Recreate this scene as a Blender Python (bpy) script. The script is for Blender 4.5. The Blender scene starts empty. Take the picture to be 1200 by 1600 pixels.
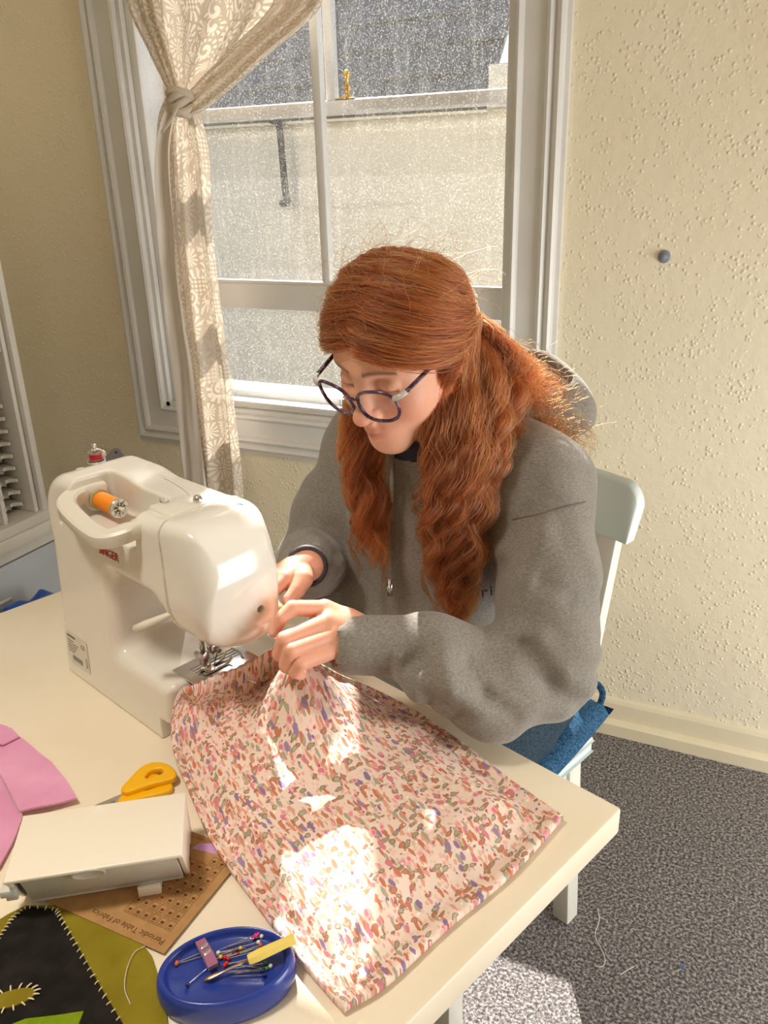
import bpy, bmesh, math, random
import numpy as np
from mathutils import Vector, Matrix, noise as mnoise
random.seed(7); RNG = np.random.default_rng(7)
S = bpy.context.scene
COL = S.collection

# ------------------------------------------------------------------ camera, world, lights
cam = bpy.data.objects.new('camera', bpy.data.cameras.new('camera')); COL.objects.link(cam)
cam.data.sensor_fit = 'HORIZONTAL'; cam.data.sensor_width = 36.0; cam.data.lens = 36.0*1293.34/1200.0
cam.data.clip_start = 0.02; cam.data.clip_end = 100
CR, CU, CF = ((0.904872, 0.424820, -0.027125), (-0.137526, 0.352045, 0.925824), (-0.402857, 0.834022, -0.376979))
cam.matrix_world = Matrix(((CR[0], CU[0], -CF[0], 0), (CR[1], CU[1], -CF[1], 0), (CR[2], CU[2], -CF[2], 1.40), (0, 0, 0, 1)))
S.camera = cam
S.view_settings.view_transform = 'Standard'; S.view_settings.look = 'None'
S.view_settings.gamma = 1.0; S.view_settings.use_curve_mapping = False
S.view_settings.exposure = 0.32
S.cycles.max_bounces = 10; S.cycles.diffuse_bounces = 6; S.cycles.glossy_bounces = 4
S.cycles.transmission_bounces = 8; S.cycles.transparent_max_bounces = 24
S.cycles.sample_clamp_indirect = 6.0; S.cycles.caustics_reflective = False; S.cycles.caustics_refractive = False

world = bpy.data.worlds.new('sky'); S.world = world; world.use_nodes = True
wn = world.node_tree.nodes; wn.clear()
wo = wn.new('ShaderNodeOutputWorld'); wb = wn.new('ShaderNodeBackground'); sky = wn.new('ShaderNodeTexSky')
sky.sky_type = 'NISHITA'; sky.sun_disc = False; sky.sun_elevation = math.radians(41); sky.sun_rotation = math.radians(-30)
sky.air_density = 1.0; sky.dust_density = 1.0
wb.inputs[1].default_value = 0.15
world.node_tree.links.new(sky.outputs[0], wb.inputs[0]); world.node_tree.links.new(wb.outputs[0], wo.inputs[0])

def lamp(name, kind, loc, direction, energy, color, **kw):
    l = bpy.data.lights.new(name, kind); l.energy = energy; l.color = color
    for k, v in kw.items(): setattr(l, k, v)
    o = bpy.data.objects.new(name, l); COL.objects.link(o); o.location = loc
    o.rotation_euler = Vector(direction).to_track_quat('-Z', 'Y').to_euler()
    return o
EL = math.radians(41)
lamp('sun', 'SUN', (-2, 5, 5), (0.5*math.cos(EL), -0.866*math.cos(EL), -math.sin(EL)), 11.0, (1.0, 0.95, 0.88), angle=math.radians(0.53))
# area light for an assumed, unseen window in the right-hand wall; assumed ceiling lamps
lamp('assumed_window_light', 'AREA', (1.47, 1.05, 0.72), (-1, 0.15, 0.0), 30.0, (1.0, 0.98, 0.95), shape='RECTANGLE', size=1.15, size_y=1.2)
for cx, cy, en in ((-0.75, 0.05, 6.2), (0.3, -1.4, 5.0)):
    lamp('assumed_ceiling_light', 'AREA', (cx, cy, 2.48), (0, 0, -1), en, (1.0, 0.90, 0.79), shape='DISK', size=0.26, spread=math.radians(105))

# ------------------------------------------------------------------ materials
def mat(name, color=(0.8, 0.8, 0.8), rough=0.5, metal=0.0, spec=0.5, **kw):
    m = bpy.data.materials.new(name); m.use_nodes = True
    b = m.node_tree.nodes['Principled BSDF']
    b.inputs['Base Color'].default_value = (*color, 1); b.inputs['Roughness'].default_value = rough
    b.inputs['Metallic'].default_value = metal; b.inputs['Specular IOR Level'].default_value = spec
    for k, v in kw.items(): b.inputs[k].default_value = v
    return m
class NT:
    """tiny node helper"""
    def __init__(s, m): s.t = m.node_tree; s.n = s.t.nodes; s.b = s.n.get('Principled BSDF'); s.out = s.n.get('Material Output')
    def add(s, typ, **kw):
        n = s.n.new(typ)
        for k, v in kw.items():
            if k.startswith('i_'):
                key = k[2:]; key = int(key) if key.isdigit() else key.replace('_', ' ')
                n.inputs[key].default_value = v
            else: setattr(n, k, v)
        return n
    def link(s, a, b): s.t.links.new(a, b)
    def coord(s, which='Object', scale=(1, 1, 1), rot=(0, 0, 0)):
        c = s.add('ShaderNodeTexCoord'); mp = s.add('ShaderNodeMapping'); s.link(c.outputs[which], mp.inputs[0])
        mp.inputs['Scale'].default_value = scale; mp.inputs['Rotation'].default_value = rot
        return mp.outputs[0]
    def noise(s, vec, scale, detail=4, rough=0.5, dist=0.0):
        n = s.add('ShaderNodeTexNoise'); s.link(vec, n.inputs['Vector'])
        n.inputs['Scale'].default_value = scale; n.inputs['Detail'].default_value = detail
        n.inputs['Roughness'].default_value = rough; n.inputs['Distortion'].default_value = dist
        return n
    def voro(s, vec, scale, feature='F1', rnd=1.0):
        n = s.add('ShaderNodeTexVoronoi', feature=feature); s.link(vec, n.inputs['Vector'])
        n.inputs['Scale'].default_value = scale; n.inputs['Randomness'].default_value = rnd
        return n
    def ramp(s, fac, stops, interp='LINEAR'):
        r = s.add('ShaderNodeValToRGB'); r.color_ramp.interpolation = interp
        e = r.color_ramp.elements
        while len(e) < len(stops): e.new(0.5)
        for i, (p, c) in enumerate(stops):
            e[i].position = p; e[i].color = (*c, 1) if len(c) == 3 else c
        s.link(fac, r.inputs[0]); return r.outputs[0]
    def math(s, op, a, b=None, c=None):
        n = s.add('ShaderNodeMath', operation=op)
        for i, v in enumerate((a, b, c)):
            if v is None: continue
            if isinstance(v, (int, float)): n.inputs[i].default_value = v
            else: s.link(v, n.inputs[i])
        return n.outputs[0]
    def mix(s, fac, a, b, blend='MIX'):
        n = s.add('ShaderNodeMix', data_type='RGBA', blend_type=blend)
        for sock, v in ((n.inputs['Factor'], fac), (n.inputs['A'], a), (n.inputs['B'], b)):
            pass
        ins = [i for i in n.inputs if i.enabled]
        for sock, v in zip(ins, (fac, a, b)):
            if isinstance(v, (int, float)): sock.default_value = v
            elif isinstance(v, tuple): sock.default_value = (*v, 1) if len(v) == 3 else v
            else: s.link(v, sock)
        return [o for o in n.outputs if o.enabled][0]
    def bump(s, height, strength=0.3, dist=0.01, normal_to=None):
        b = s.add('ShaderNodeBump'); b.inputs['Strength'].default_value = strength; b.inputs['Distance'].default_value = dist
        s.link(height, b.inputs['Height']); s.link(b.outputs[0], (normal_to or s.b).inputs['Normal'])
    def color(s, sock): s.link(sock, s.b.inputs['Base Color'])

def srgb(r, g, b):
    f = lambda v: (v/255/12.92) if v/255 <= 0.04045 else ((v/255+0.055)/1.055)**2.4
    return (f(r), f(g), f(b))
def mottled(name, c1, c2, scale=8, rough=0.5, bump=0.0, bscale=60, spec=0.5, bdist=0.002, detail=4, **kw):
    m = mat(name, c1, rough, spec=spec, **kw); t = NT(m); v = t.coord()
    n = t.noise(v, scale, detail); t.color(t.ramp(n.outputs[0], [(0.35, c1), (0.65, c2)]))
    if bump: t.bump(t.noise(v, bscale, 3).outputs[0], bump, bdist)
    return m
M = {}
# wall paper with small raised chips
m = M['wall'] = mat('wallpaper', srgb(238, 228, 202), 0.7, spec=0.25); t = NT(m); v = t.coord()
n1 = t.noise(v, 1.6, 3)
t.color(t.ramp(n1.outputs[0], [(0.3, srgb(234, 223, 196)), (0.7, srgb(241, 232, 207))]))
vv = t.voro(v, 85, rnd=1.0); chip = t.ramp(vv.outputs['Distance'], [(0.05, (1, 1, 1)), (0.40, (0, 0, 0))])
gate = t.ramp(t.noise(v, 30, 2).outputs[0], [(0.40, (0, 0, 0)), (0.56, (1, 1, 1))])
fine = t.noise(v, 45, 3).outputs[0]
t.bump(t.math('ADD', t.math('MULTIPLY', chip, gate), t.math('MULTIPLY', fine, 0.8)), 0.55, 0.0035)
M['trim'] = mottled('white_gloss_paint', srgb(224, 223, 220), srgb(216, 215, 212), 5, 0.35, 0.12, 40)
M['skirting'] = mottled('cream_gloss_paint', srgb(236, 225, 196), srgb(228, 216, 186), 5, 0.4, 0.1, 40)
m = M['carpet'] = mat('speckled_carpet', (0.1, 0.1, 0.1), 0.95, spec=0.1); t = NT(m); v = t.coord()
sp = t.noise(v, 170, 3, 0.7); big = t.noise(v, 3, 3)
base = t.ramp(sp.outputs[0], [(0.38, srgb(66, 63, 66)), (0.5, srgb(118, 113, 112)), (0.63, srgb(186, 180, 176))])
t.color(t.mix(t.math('MULTIPLY', big.outputs[0], 0.25), base, srgb(84, 78, 84)))
t.bump(sp.outputs[0], 0.7, 0.004)
m = M['glass'] = bpy.data.materials.new('dusty_window_glass'); m.use_nodes = True; t = NT(m); t.n.remove(t.b); v = t.coord()
tr = t.add('ShaderNodeBsdfTransparent'); gl = t.add('ShaderNodeBsdfGlossy'); gl.inputs['Roughness'].default_value = 0.03
fr = t.add('ShaderNodeFresnel'); fr.inputs[0].default_value = 1.45
mx = t.add('ShaderNodeMixShader'); geo = t.add('ShaderNodeNewGeometry'); t.link(t.math('MULTIPLY', t.math('MULTIPLY', fr.outputs[0], 0.8), t.math('SUBTRACT', 1.0, geo.outputs['Backfacing'])), mx.inputs[0]); t.link(tr.outputs[0], mx.inputs[1]); t.link(gl.outputs[0], mx.inputs[2])
dust = t.add('ShaderNodeBsdfTranslucent'); dust.inputs[0].default_value = (0.9, 0.88, 0.82, 1)
sp = t.noise(v, 260, 2, 0.6); sp2 = t.noise(t.coord(scale=(9, 9, 1.0)), 6, 3)
speck = t.ramp(sp.outputs[0], [(0.585, (0, 0, 0)), (0.68, (1, 1, 1))])
streak = t.ramp(sp2.outputs[0], [(0.55, (0, 0, 0)), (0.72, (1, 1, 1))])
pat = t.math('ADD', t.math('MULTIPLY', speck, 0.16), t.math('ADD', t.math('MULTIPLY', streak, 0.02), 0.006))
m2 = t.add('ShaderNodeMixShader'); t.link(pat, m2.inputs[0]); t.link(mx.outputs[0], m2.inputs[1]); t.link(dust.outputs[0], m2.inputs[2])
t.link(m2.outputs[0], t.out.inputs[0])
M['clear_glass'] = bpy.data.materials.new('clean_glass'); M['clear_glass'].use_nodes = True
t = NT(M['clear_glass']); t.n.remove(t.b); tr = t.add('ShaderNodeBsdfTransparent'); gl = t.add('ShaderNodeBsdfGlossy'); gl.inputs['Roughness'].default_value = 0.02
fr = t.add('ShaderNodeFresnel'); mx = t.add('ShaderNodeMixShader'); geo = t.add('ShaderNodeNewGeometry'); t.link(t.math('MULTIPLY', t.math('MULTIPLY', fr.outputs[0], 0.8), t.math('SUBTRACT', 1.0, geo.outputs['Backfacing'])), mx.inputs[0]); t.link(tr.outputs[0], mx.inputs[1]); t.link(gl.outputs[0], mx.inputs[2]); t.link(mx.outputs[0], t.out.inputs[0])
m = M['render'] = mat('cream_render', srgb(232, 229, 220), 0.9, spec=0.1); t = NT(m); v = t.coord()
n1 = t.noise(v, 1.3, 5); crack = t.noise(t.coord(scale=(0.6, 1, 7)), 2.2, 4)
c = t.ramp(n1.outputs[0], [(0.3, srgb(205, 201, 192)), (0.7, srgb(216, 212, 205))])
t.color(t.mix(t.ramp(crack.outputs[0], [(0.60, (0, 0, 0)), (0.72, (0.35, 0.35, 0.35))]), c, srgb(170, 162, 146)))
t.bump(t.noise(v, 30, 4).outputs[0], 0.3, 0.01)
M['slate'] = mottled('grey_slate', srgb(98, 98, 98), srgb(122, 121, 118), 12, 0.6, 0.4, 40)
M['iron'] = mottled('black_iron', srgb(58, 56, 58), srgb(84, 80, 78), 30, 0.6, 0.2, 60)
M['brass'] = mat('polished_brass', srgb(214, 172, 70), 0.22, 1.0)
M['ceiling'] = mottled('ceiling_paint', srgb(240, 236, 224), srgb(236, 230, 216), 3, 0.9)
M['steel'] = mat('steel', (0.72, 0.72, 0.72), 0.22, 1.0)
M['white_paint'] = mottled('cream_white_paint', srgb(232, 222, 202), srgb(224, 213, 190), 4, 0.45, 0.08, 30)

# ------------------------------------------------------------------ mesh helpers
def link(name, me, m=None, parent=None, smooth=False):
    o = bpy.data.objects.new(name, me); COL.objects.link(o)
    if m is not None:
        for mm in (m if isinstance(m, (list, tuple)) else [m]): me.materials.append(M[mm] if isinstance(mm, str) else mm)
    if parent is not None: o.parent = parent
    if smooth and len(me.polygons): me.polygons.foreach_set('use_smooth', [True]*len(me.polygons))
    return o
def obj(name, bm, m=None, parent=None, smooth=False, auto=None):
    me = bpy.data.meshes.new(name)
    bmesh.ops.recalc_face_normals(bm, faces=bm.faces)
    bm.to_mesh(me); bm.free()
    o = link(name, me, m, parent, smooth or auto is not None)
    if auto is not None: me.set_sharp_from_angle(angle=math.radians(auto))
    return o
def tag(o, label=None, cat=None, group=None, kind=None):
    for k, v in (('label', label), ('category', cat), ('group', group), ('kind', kind)):
        if v: o[k] = v
    return o
def thing(name, loc, rz=0.0, label=None, cat=None, group=None):
    o = bpy.data.objects.new(name, None); COL.objects.link(o); o.location = loc; o.rotation_euler = (0, 0, rz)
    o.empty_display_size = 0.05
    return tag(o, label, cat, group)
def box(bm, lo, hi, bev=0.0, seg=2, mtx=None):
    r = bmesh.ops.create_cube(bm, size=1.0); vs = r['verts']
    for v in vs: v.co = Vector([lo[i]+(v.co[i]+0.5)*(hi[i]-lo[i]) for i in range(3)])
    if bev > 0:
        es = list({e for v in vs for e in v.link_edges})
        rr = bmesh.ops.bevel(bm, geom=es, offset=bev, segments=seg, profile=0.5, affect='EDGES')
        vs = list({v for f in rr['faces'] for v in f.verts} | {v for v in vs if v.is_valid})
    if mtx is not None: bmesh.ops.transform(bm, matrix=mtx, verts=vs)
    return vs
def boxobj(name, lo, hi, m, parent=None, bev=0.003, mtx=None):
    bm = bmesh.new(); box(bm, lo, hi, bev, 2, mtx); return obj(name, bm, m, parent, auto=40)
def tube(bm, pts, rad, seg=8, caps=True, flat=1.0, up=(0, 0, 1)):
    """sweep a circle (or flattened circle) along points; rad scalar or list"""
    pts = [Vector(p) for p in pts]; n = len(pts)
    rad = [rad]*n if isinstance(rad, (int, float)) else rad
    rings = []; side = None
    for i in range(n):
        d = (pts[min(i+1, n-1)]-pts[max(i-1, 0)]).normalized()
        if side is None:
            side = d.cross(Vector(up))
            if side.length < 1e-4: side = d.cross(Vector((1, 0, 0)))
        side = (side - d*side.dot(d)).normalized(); nor = side.cross(d)
        rings.append([bm.verts.new(pts[i]+side*(math.cos(a)*rad[i])+nor*(math.sin(a)*rad[i]*flat)) for a in [2*math.pi*k/seg for k in range(seg)]])
    for i in range(n-1):
        for k in range(seg):
            bm.faces.new((rings[i][k], rings[i][(k+1) % seg], rings[i+1][(k+1) % seg], rings[i+1][k]))
    if caps:
        bm.faces.new(rings[0][::-1]); bm.faces.new(rings[-1])
def lathe(bm, prof, seg=32, mtx=None, sx=1.0, sy=1.0):
    """profile of (radius, z); radius 0 closes"""
    rings = []
    for r, z in prof:
        if r < 1e-6: rings.append([bm.verts.new((0, 0, z))])
        else: rings.append([bm.verts.new((r*sx*math.cos(2*math.pi*k/seg), r*sy*math.sin(2*math.pi*k/seg), z)) for k in range(seg)])
    for a, b in zip(rings[:-1], rings[1:]):
        for k in range(seg):
            k2 = (k+1) % seg
            if len(a) == 1 and len(b) == 1: continue
            if len(a) == 1: bm.faces.new((a[0], b[k], b[k2]))
            elif len(b) == 1: bm.faces.new((a[k], a[k2], b[0]))
            else: bm.faces.new((a[k], a[k2], b[k2], b[k]))
    vs = [v for r in rings for v in r]
    if mtx is not None: bmesh.ops.transform(bm, matrix=mtx, verts=vs)
    return vs
def prism(bm, pts, z0, z1, bev=0.0):
    """extrude a flat outline (x,y) between two heights"""
    lo = [bm.verts.new((p[0], p[1], z0)) for p in pts]; hi = [bm.verts.new((p[0], p[1], z1)) for p in pts]
    bm.faces.new(lo[::-1]); top = bm.faces.new(hi)
    n = len(pts)
    for i in range(n): bm.faces.new((lo[i], lo[(i+1) % n], hi[(i+1) % n], hi[i]))
    if bev: bmesh.ops.bevel(bm, geom=list(top.edges), offset=bev, segments=2, profile=0.5, affect='EDGES')
def frame_mtx(o, ex, ey, ez):
    return Matrix(((ex[0], ey[0], ez[0], o[0]), (ex[1], ey[1], ez[1], o[1]), (ex[2], ey[2], ez[2], o[2]), (0, 0, 0, 1)))
def catmull(pts, n):
    P = np.array(pts, float); m = len(P); Q = np.vstack([2*P[0]-P[1], P, 2*P[-1]-P[-2]])
    u = np.linspace(0, m-1-1e-9, n); i = u.astype(int); f = (u-i)[:, None]
    a, b, c, d = Q[i], Q[i+1], Q[i+2], Q[i+3]
    return 0.5*((2*b)+(-a+c)*f+(2*a-5*b+4*c-d)*f**2+(-a+3*b-3*c+d)*f**3)
def text(name, s, m, parent, mtx, size, extrude=0.0002, align='LEFT', sx=1.0):
    c = bpy.data.curves.new(name, 'FONT'); c.body = s; c.size = size; c.extrude = extrude; c.align_x = align; c.resolution_u = 3
    o = bpy.data.objects.new(name, c); c.materials.append(M[m]); COL.objects.link(o)
    if parent is not None: o.parent = parent
    o.matrix_local = mtx @ Matrix.Diagonal((sx, 1, 1, 1))
    return o

# ------------------------------------------------------------------ the room
WY = 1.918                                    # inner face of the window wall
XL, XR, YB, ZC = -2.30, 1.45, -2.6, 2.62
OX0, OX1, OZ0, OZ1 = -1.640, -0.580, 0.775, 2.50   # window opening
def struct(o, label=None): o['kind'] = 'structure'; return o
struct(boxobj('floor', (XL-0.1, YB-0.1, -0.08), (XR+0.1, WY+0.1, 0.0), 'carpet', bev=0))
struct(boxobj('ceiling', (XL-0.1, YB-0.1, ZC), (XR+0.1, WY+0.3, ZC+0.1), 'ceiling', bev=0))
bm = bmesh.new(); TH = 0.26
box(bm, (XL-0.1, WY, 0), (OX0, WY+TH, ZC)); box(bm, (OX1, WY, 0), (XR+0.1, WY+TH, ZC))
box(bm, (OX0, WY, 0), (OX1, WY+TH, OZ0)); box(bm, (OX0, WY, OZ1), (OX1, WY+TH, ZC))
struct(obj('wall_back', bm, 'wall'))
struct(boxobj('wall_left', (XL-0.1, YB, 0), (XL, WY, ZC), 'wall', bev=0))
struct(boxobj('wall_front', (XL-0.1, YB-0.1, 0), (XR+0.1, YB, ZC), 'wall', bev=0))
bm = bmesh.new()                              # right-hand wall with an opening for the assumed, unseen window
RY0, RY1, RZ0, RZ1 = 0.45, 1.65, 0.10, 1.36
box(bm, (XR, YB, 0), (XR+0.1, RY0, ZC)); box(bm, (XR, RY1, 0), (XR+0.1, WY, ZC))
box(bm, (XR, RY0, 0), (XR+0.1, RY1, RZ0)); box(bm, (XR, RY0, RZ1), (XR+0.1, RY1, ZC))
struct(obj('wall_right', bm, 'wall'))
bm = bmesh.new()
for lo, hi in (((XR-0.02, RY0-0.06, RZ0-0.06), (XR, RY0, RZ1+0.06)), ((XR-0.02, RY1, RZ0-0.06), (XR, RY1+0.06, RZ1+0.06)), ((XR-0.02, RY0, RZ0-0.06), (XR, RY1, RZ0)), ((XR-0.02, RY0, RZ1), (XR, RY1, RZ1+0.06))):
    box(bm, lo, hi, 0.004)
struct(obj('assumed_window', bm, 'trim'))  # trim of the assumed window, added out of view for its light
# skirting board: tall top board with a moulded lip and a projecting plinth below
bm = bmesh.new()
prof = [(0.0, 0.0), (0.030, 0.0), (0.030, 0.034), (0.024, 0.040), (0.014, 0.043), (0.012, 0.088), (0.008, 0.097), (0.003, 0.101), (0.0, 0.101)]
ends = []
for x in (XL, XR): ends.append([bm.verts.new((x, WY-d, z)) for d, z in prof])
for k in range(len(prof)): bm.faces.new((ends[0][k], ends[0][(k+1) % len(prof)], ends[1][(k+1) % len(prof)], ends[1][k]))
bm.faces.new(ends[0]); bm.faces.new(ends[1])
struct(obj('baseboard_back', bm, 'skirting'))

# ---- window: architrave, reveal, inner glazing frame, outer sash
win = bpy.data.objects.new('window_1', None); COL.objects.link(win); win.location = (-1.11, WY, 0.67); win['kind'] = 'structure'
WL = Vector(win.location)
def wobj(name, bm, m, auto=35):
    bmesh.ops.translate(bm, verts=bm.verts, vec=-WL); return obj(name, bm, m, win, auto=auto)
# mitred architrave: profile across its width (distance from the opening edge outwards, height off the wall)
AP = [(0.0, 0.0), (0.0, 0.020), (0.006, 0.024), (0.012, 0.020), (0.016, 0.014), (0.062, 0.014), (0.066, 0.024), (0.073, 0.027), (0.080, 0.022), (0.083, 0.018), (0.088, 0.026), (0.096, 0.029), (0.102, 0.024), (0.105, 0.016), (0.114, 0.014), (0.114, 0.0)]
def mould(p0, p1, inward, name, m0, m1):
    """p0,p1 inner corners; inward = outward unit in the wall plane; m0,m1 = mitre direction signs"""
    bm = bmesh.new(); p0 = Vector(p0); p1 = Vector(p1); out = Vector(inward); al = (p1-p0).normalized(); R0, R1 = [], []
    for d, h in AP:
        off = out*d + Vector((0, -h, 0)); R0.append(bm.verts.new(p0+off-al*d*m0)); R1.append(bm.verts.new(p1+off+al*d*m1))
    for k in range(len(AP)-1): bm.faces.new((R0[k], R0[k+1], R1[k+1], R1[k]))
    bm.faces.new(R0); bm.faces.new(R1)
    return wobj(name, bm, 'trim', 25)
mould((OX0, WY, OZ0), (OX0, WY, OZ1), (-1, 0, 0), 'architrave', 1, 1)
mould((OX1, WY, OZ0), (OX1, WY, OZ1), (1, 0, 0), 'architrave', 1, 1)
mould((OX0, WY, OZ0), (OX1, WY, OZ0), (0, 0, -1), 'architrave', 1, 1)
mould((OX0, WY, OZ1), (OX1, WY, OZ1), (0, 0, 1), 'architrave', 1, 1)
bm = bmesh.new()   # reveal lining
box(bm, (OX0, WY-0.004, OZ0), (OX0+0.012, WY+0.25, OZ1)); box(bm, (OX1-0.012, WY-0.004, OZ0), (OX1, WY+0.25, OZ1))
box(bm, (OX0, WY-0.004, OZ1-0.012), (OX1, WY+0.25, OZ1)); box(bm, (OX0, WY-0.004, OZ0), (OX1, WY+0.25, OZ0+0.012))
wobj('reveal', bm, 'trim')
IY = WY+0.012
def bars(name, rects, y0, y1, bev=0.004):
    bm = bmesh.new()
    for x0, z0, x1, z1 in rects: box(bm, (x0, y0, z0), (x1, y1, z1), bev)
    return wobj(name, bm, 'trim')
# inner (secondary) glazing: outer frame, cross rail, one glazing bar in the upper light
gx0, gx1, gz0 = -1.603, -0.608, 0.803
bars('inner_frame', [(OX0+0.012, OZ0+0.012, gx0, OZ1-0.012), (gx1, OZ0+0.012, OX1-0.012, OZ1-0.012), (gx0-0.004, OZ0+0.012, gx1+0.004, gz0), (gx0-0.004, OZ1-0.05, gx1+0.004, OZ1-0.012)], IY, IY+0.034)
bars('cross_rail', [(gx0-0.004, 1.070, gx1+0.004, 1.138)], IY+0.001, IY+0.033)
bars('rail_bead', [(gx0, 1.136, gx1, 1.146)], IY+0.006, IY+0.030, 0.002)
bars('sill_bead', [(gx0, gz0-0.004, gx1, gz0+0.006)], IY-0.004, IY+0.028, 0.003)
bars('glazing_bar', [(-1.094, 1.144, -1.070, OZ1-0.04)], IY+0.004, IY+0.032, 0.005)
def pane(name, x0, z0, x1, z1, y):
    bm = bmesh.new(); box(bm, (x0, y, z0), (x1, y+0.003, z1)); return wobj(name, bm, 'glass', None)
pane('glass_pane', gx0+0.002, 1.146, -1.094, OZ1-0.05, IY+0.016); pane('glass_pane', -1.070, 1.146, gx1-0.002, OZ1-0.05, IY+0.016)
pane('glass_pane', gx0+0.002, gz0+0.006, gx1-0.002, 1.070, IY+0.016)
# outer sash: upper sash with its meeting rail and bar, lower sash behind the inner rail
OY = WY+0.135
bars('sash_frame', [(OX0+0.012, OZ0+0.012, OX0+0.040, OZ1-0.012), (OX1-0.030, OZ0+0.012, OX1-0.012, OZ1-0.012), (OX0+0.03, OZ0+0.010, OX1-0.02, OZ0+0.030), (OX0+0.03, OZ1-0.07, OX1-0.02, OZ1-0.012)], OY, OY+0.06)
bars('meeting_rail', [(OX0+0.035, 1.545, OX1-0.025, 1.577)], OY-0.030, OY+0.046, 0.010)
bars('sash_bar', [(-1.128, 1.575, -1.102, OZ1-0.06)], OY+0.010, OY+0.040, 0.005)
pane('glass_pane', OX0+0.036, 1.575, -1.128, OZ1-0.06, OY+0.024); pane('glass_pane', -1.102, 1.575, OX1-0.028, OZ1-0.06, OY+0.024)
pane('glass_pane', OX0+0.036, OZ0+0.028, OX1-0.028, 1.547, OY+0.010)
# brass sash fastener standing on the meeting rail
fx, fy, fz = (-1.0540, 2.0430, 1.5815)
bm = bmesh.new()
lathe(bm, [(0, 0), (0.017, 0), (0.018, 0.004), (0.012, 0.009), (0.006, 0.014), (0.0055, 0.020), (0.009, 0.024), (0.009, 0.028), (0.005, 0.032), (0.0045, 0.044), (0.008, 0.050), (0.0095, 0.057), (0.007, 0.064), (0, 0.067)], 20, Matrix.Translation((fx, fy, 1.577)))
box(bm, (fx-0.030, fy-0.012, 1.5768), (fx+0.026, fy+0.012, 1.580), 0.001)
wobj('brass_catch', bm, 'brass', 40)
bm = bmesh.new(); box(bm, (OX0-0.05, WY+0.20, OZ0-0.06), (OX1+0.05, WY+0.34, OZ0+0.004), 0.006); wobj('outer_sill', bm, 'trim')

# ---- screw plug left in the wall
nx, ny, nz = (-0.2451, 1.9180, 1.2225)
p = thing('wall_plug', (nx, WY, nz), label='small grey wall plug left in the cream wall right of the window', cat='wall plug')
bm = bmesh.new(); lathe(bm, [(0, 0), (0.0135, 0.0), (0.0135, 0.003), (0.011, 0.0055), (0, 0.006)], 20, Matrix.Rotation(math.pi/2, 4, 'X')); M['plug'] = mat('grey_plastic', srgb(132, 136, 150), 0.5); obj('collar', bm, 'plug', p, auto=50)
bm = bmesh.new(); lathe(bm, [(0, 0.005), (0.006, 0.005), (0.006, 0.012), (0.004, 0.014), (0, 0.014)], 14, Matrix.Rotation(math.pi/2, 4, 'X')); obj('screw_head', bm, 'plug', p, auto=50)

# ---- house across the lane
hb = thing('neighbouring_house', (-1.5, 3.6, -2.0), label='cream rendered house wall with grey slate roof outside the window', cat='building')
HL = Vector(hb.location)
def hobj(name, bm, m, auto=35):
    bmesh.ops.translate(bm, verts=bm.verts, vec=-HL); return obj(name, bm, m, hb, auto=auto)
HY = 3.60
EZ = ((-1.8377, 3.6000, 1.6681))[2]
bm = bmesh.new(); box(bm, (-7, HY, -2.0), (3, HY+3.0, EZ-0.02)); hobj('wall', bm, 'render')
ex_r = ((-1.2029, 3.5500, 1.7389))[0]
bm = bmesh.new(); box(bm, (-7, HY-0.05, EZ-0.045), (ex_r, HY+0.02, EZ-0.02), 0.004); hobj('eaves_board', bm, 'render')
sl = math.radians(48)
SM = Matrix.Translation((0, HY-0.07, EZ-0.015)) @ Matrix.Rotation(sl, 4, 'X')
bm = bmesh.new(); box(bm, (-7, 0.0, -0.03), (ex_r, 3.4, -0.012), 0, 2, SM); hobj('roof_deck', bm, 'slate')
proto = None; SW, SH = 0.24, 0.17
for r in range(15):
    for c in range(12):
        x = ex_r - SW*(c+1) + (SW*0.5 if r % 2 else 0.0)
        if x + SW > ex_r + 0.01: continue
        if proto is None:
            bm = bmesh.new(); box(bm, (0.002, 0, 0), (SW-0.002, SH*1.6, 0.009), 0.0015); me = bpy.data.meshes.new('slate')
            bm.to_mesh(me); bm.free(); me.materials.append(M['slate']); proto = me
        o = bpy.data.objects.new('slate', proto); COL.objects.link(o); o.parent = hb
        o.matrix_local = Matrix.Translation(-HL) @ SM @ Matrix.Translation((x, SH*r, 0.004*((r+c) % 3)*0.5)) @ Matrix.Rotation(math.radians(-3.4+random.uniform(-0.5, 0.5)), 4, 'X')
cx0 = (-1.1974, 3.5500, 1.7294)
bm = bmesh.new(); box(bm, (cx0[0], HY-0.05, EZ-0.03), (cx0[0]+0.9, HY+0.4, EZ+0.13), 0.01); hobj('parapet', bm, 'render')
bm = bmesh.new()
tube(bm, catmull([(-2.2579, 3.5800, 1.6494), (-2.1772, 3.5200, 1.6327), (-2.1541, 3.5000, 1.5997), (-2.1503, 3.5000, 1.4887), (-2.1459, 3.5000, 1.3397), (-2.1453, 3.5100, 1.2952), (-2.2168, 3.5800, 1.2878)], 26), 0.016, 8)
hobj('iron_bracket', bm, 'iron', 60)
bm = bmesh.new(); box(bm, (-8, WY+0.26, -2.1), (4, 7, -2.0)); M['yard'] = mottled('grey_paving', srgb(120, 118, 114), srgb(104, 103, 100), 3, 0.9); struct(obj('ground', bm, 'yard'))

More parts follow.
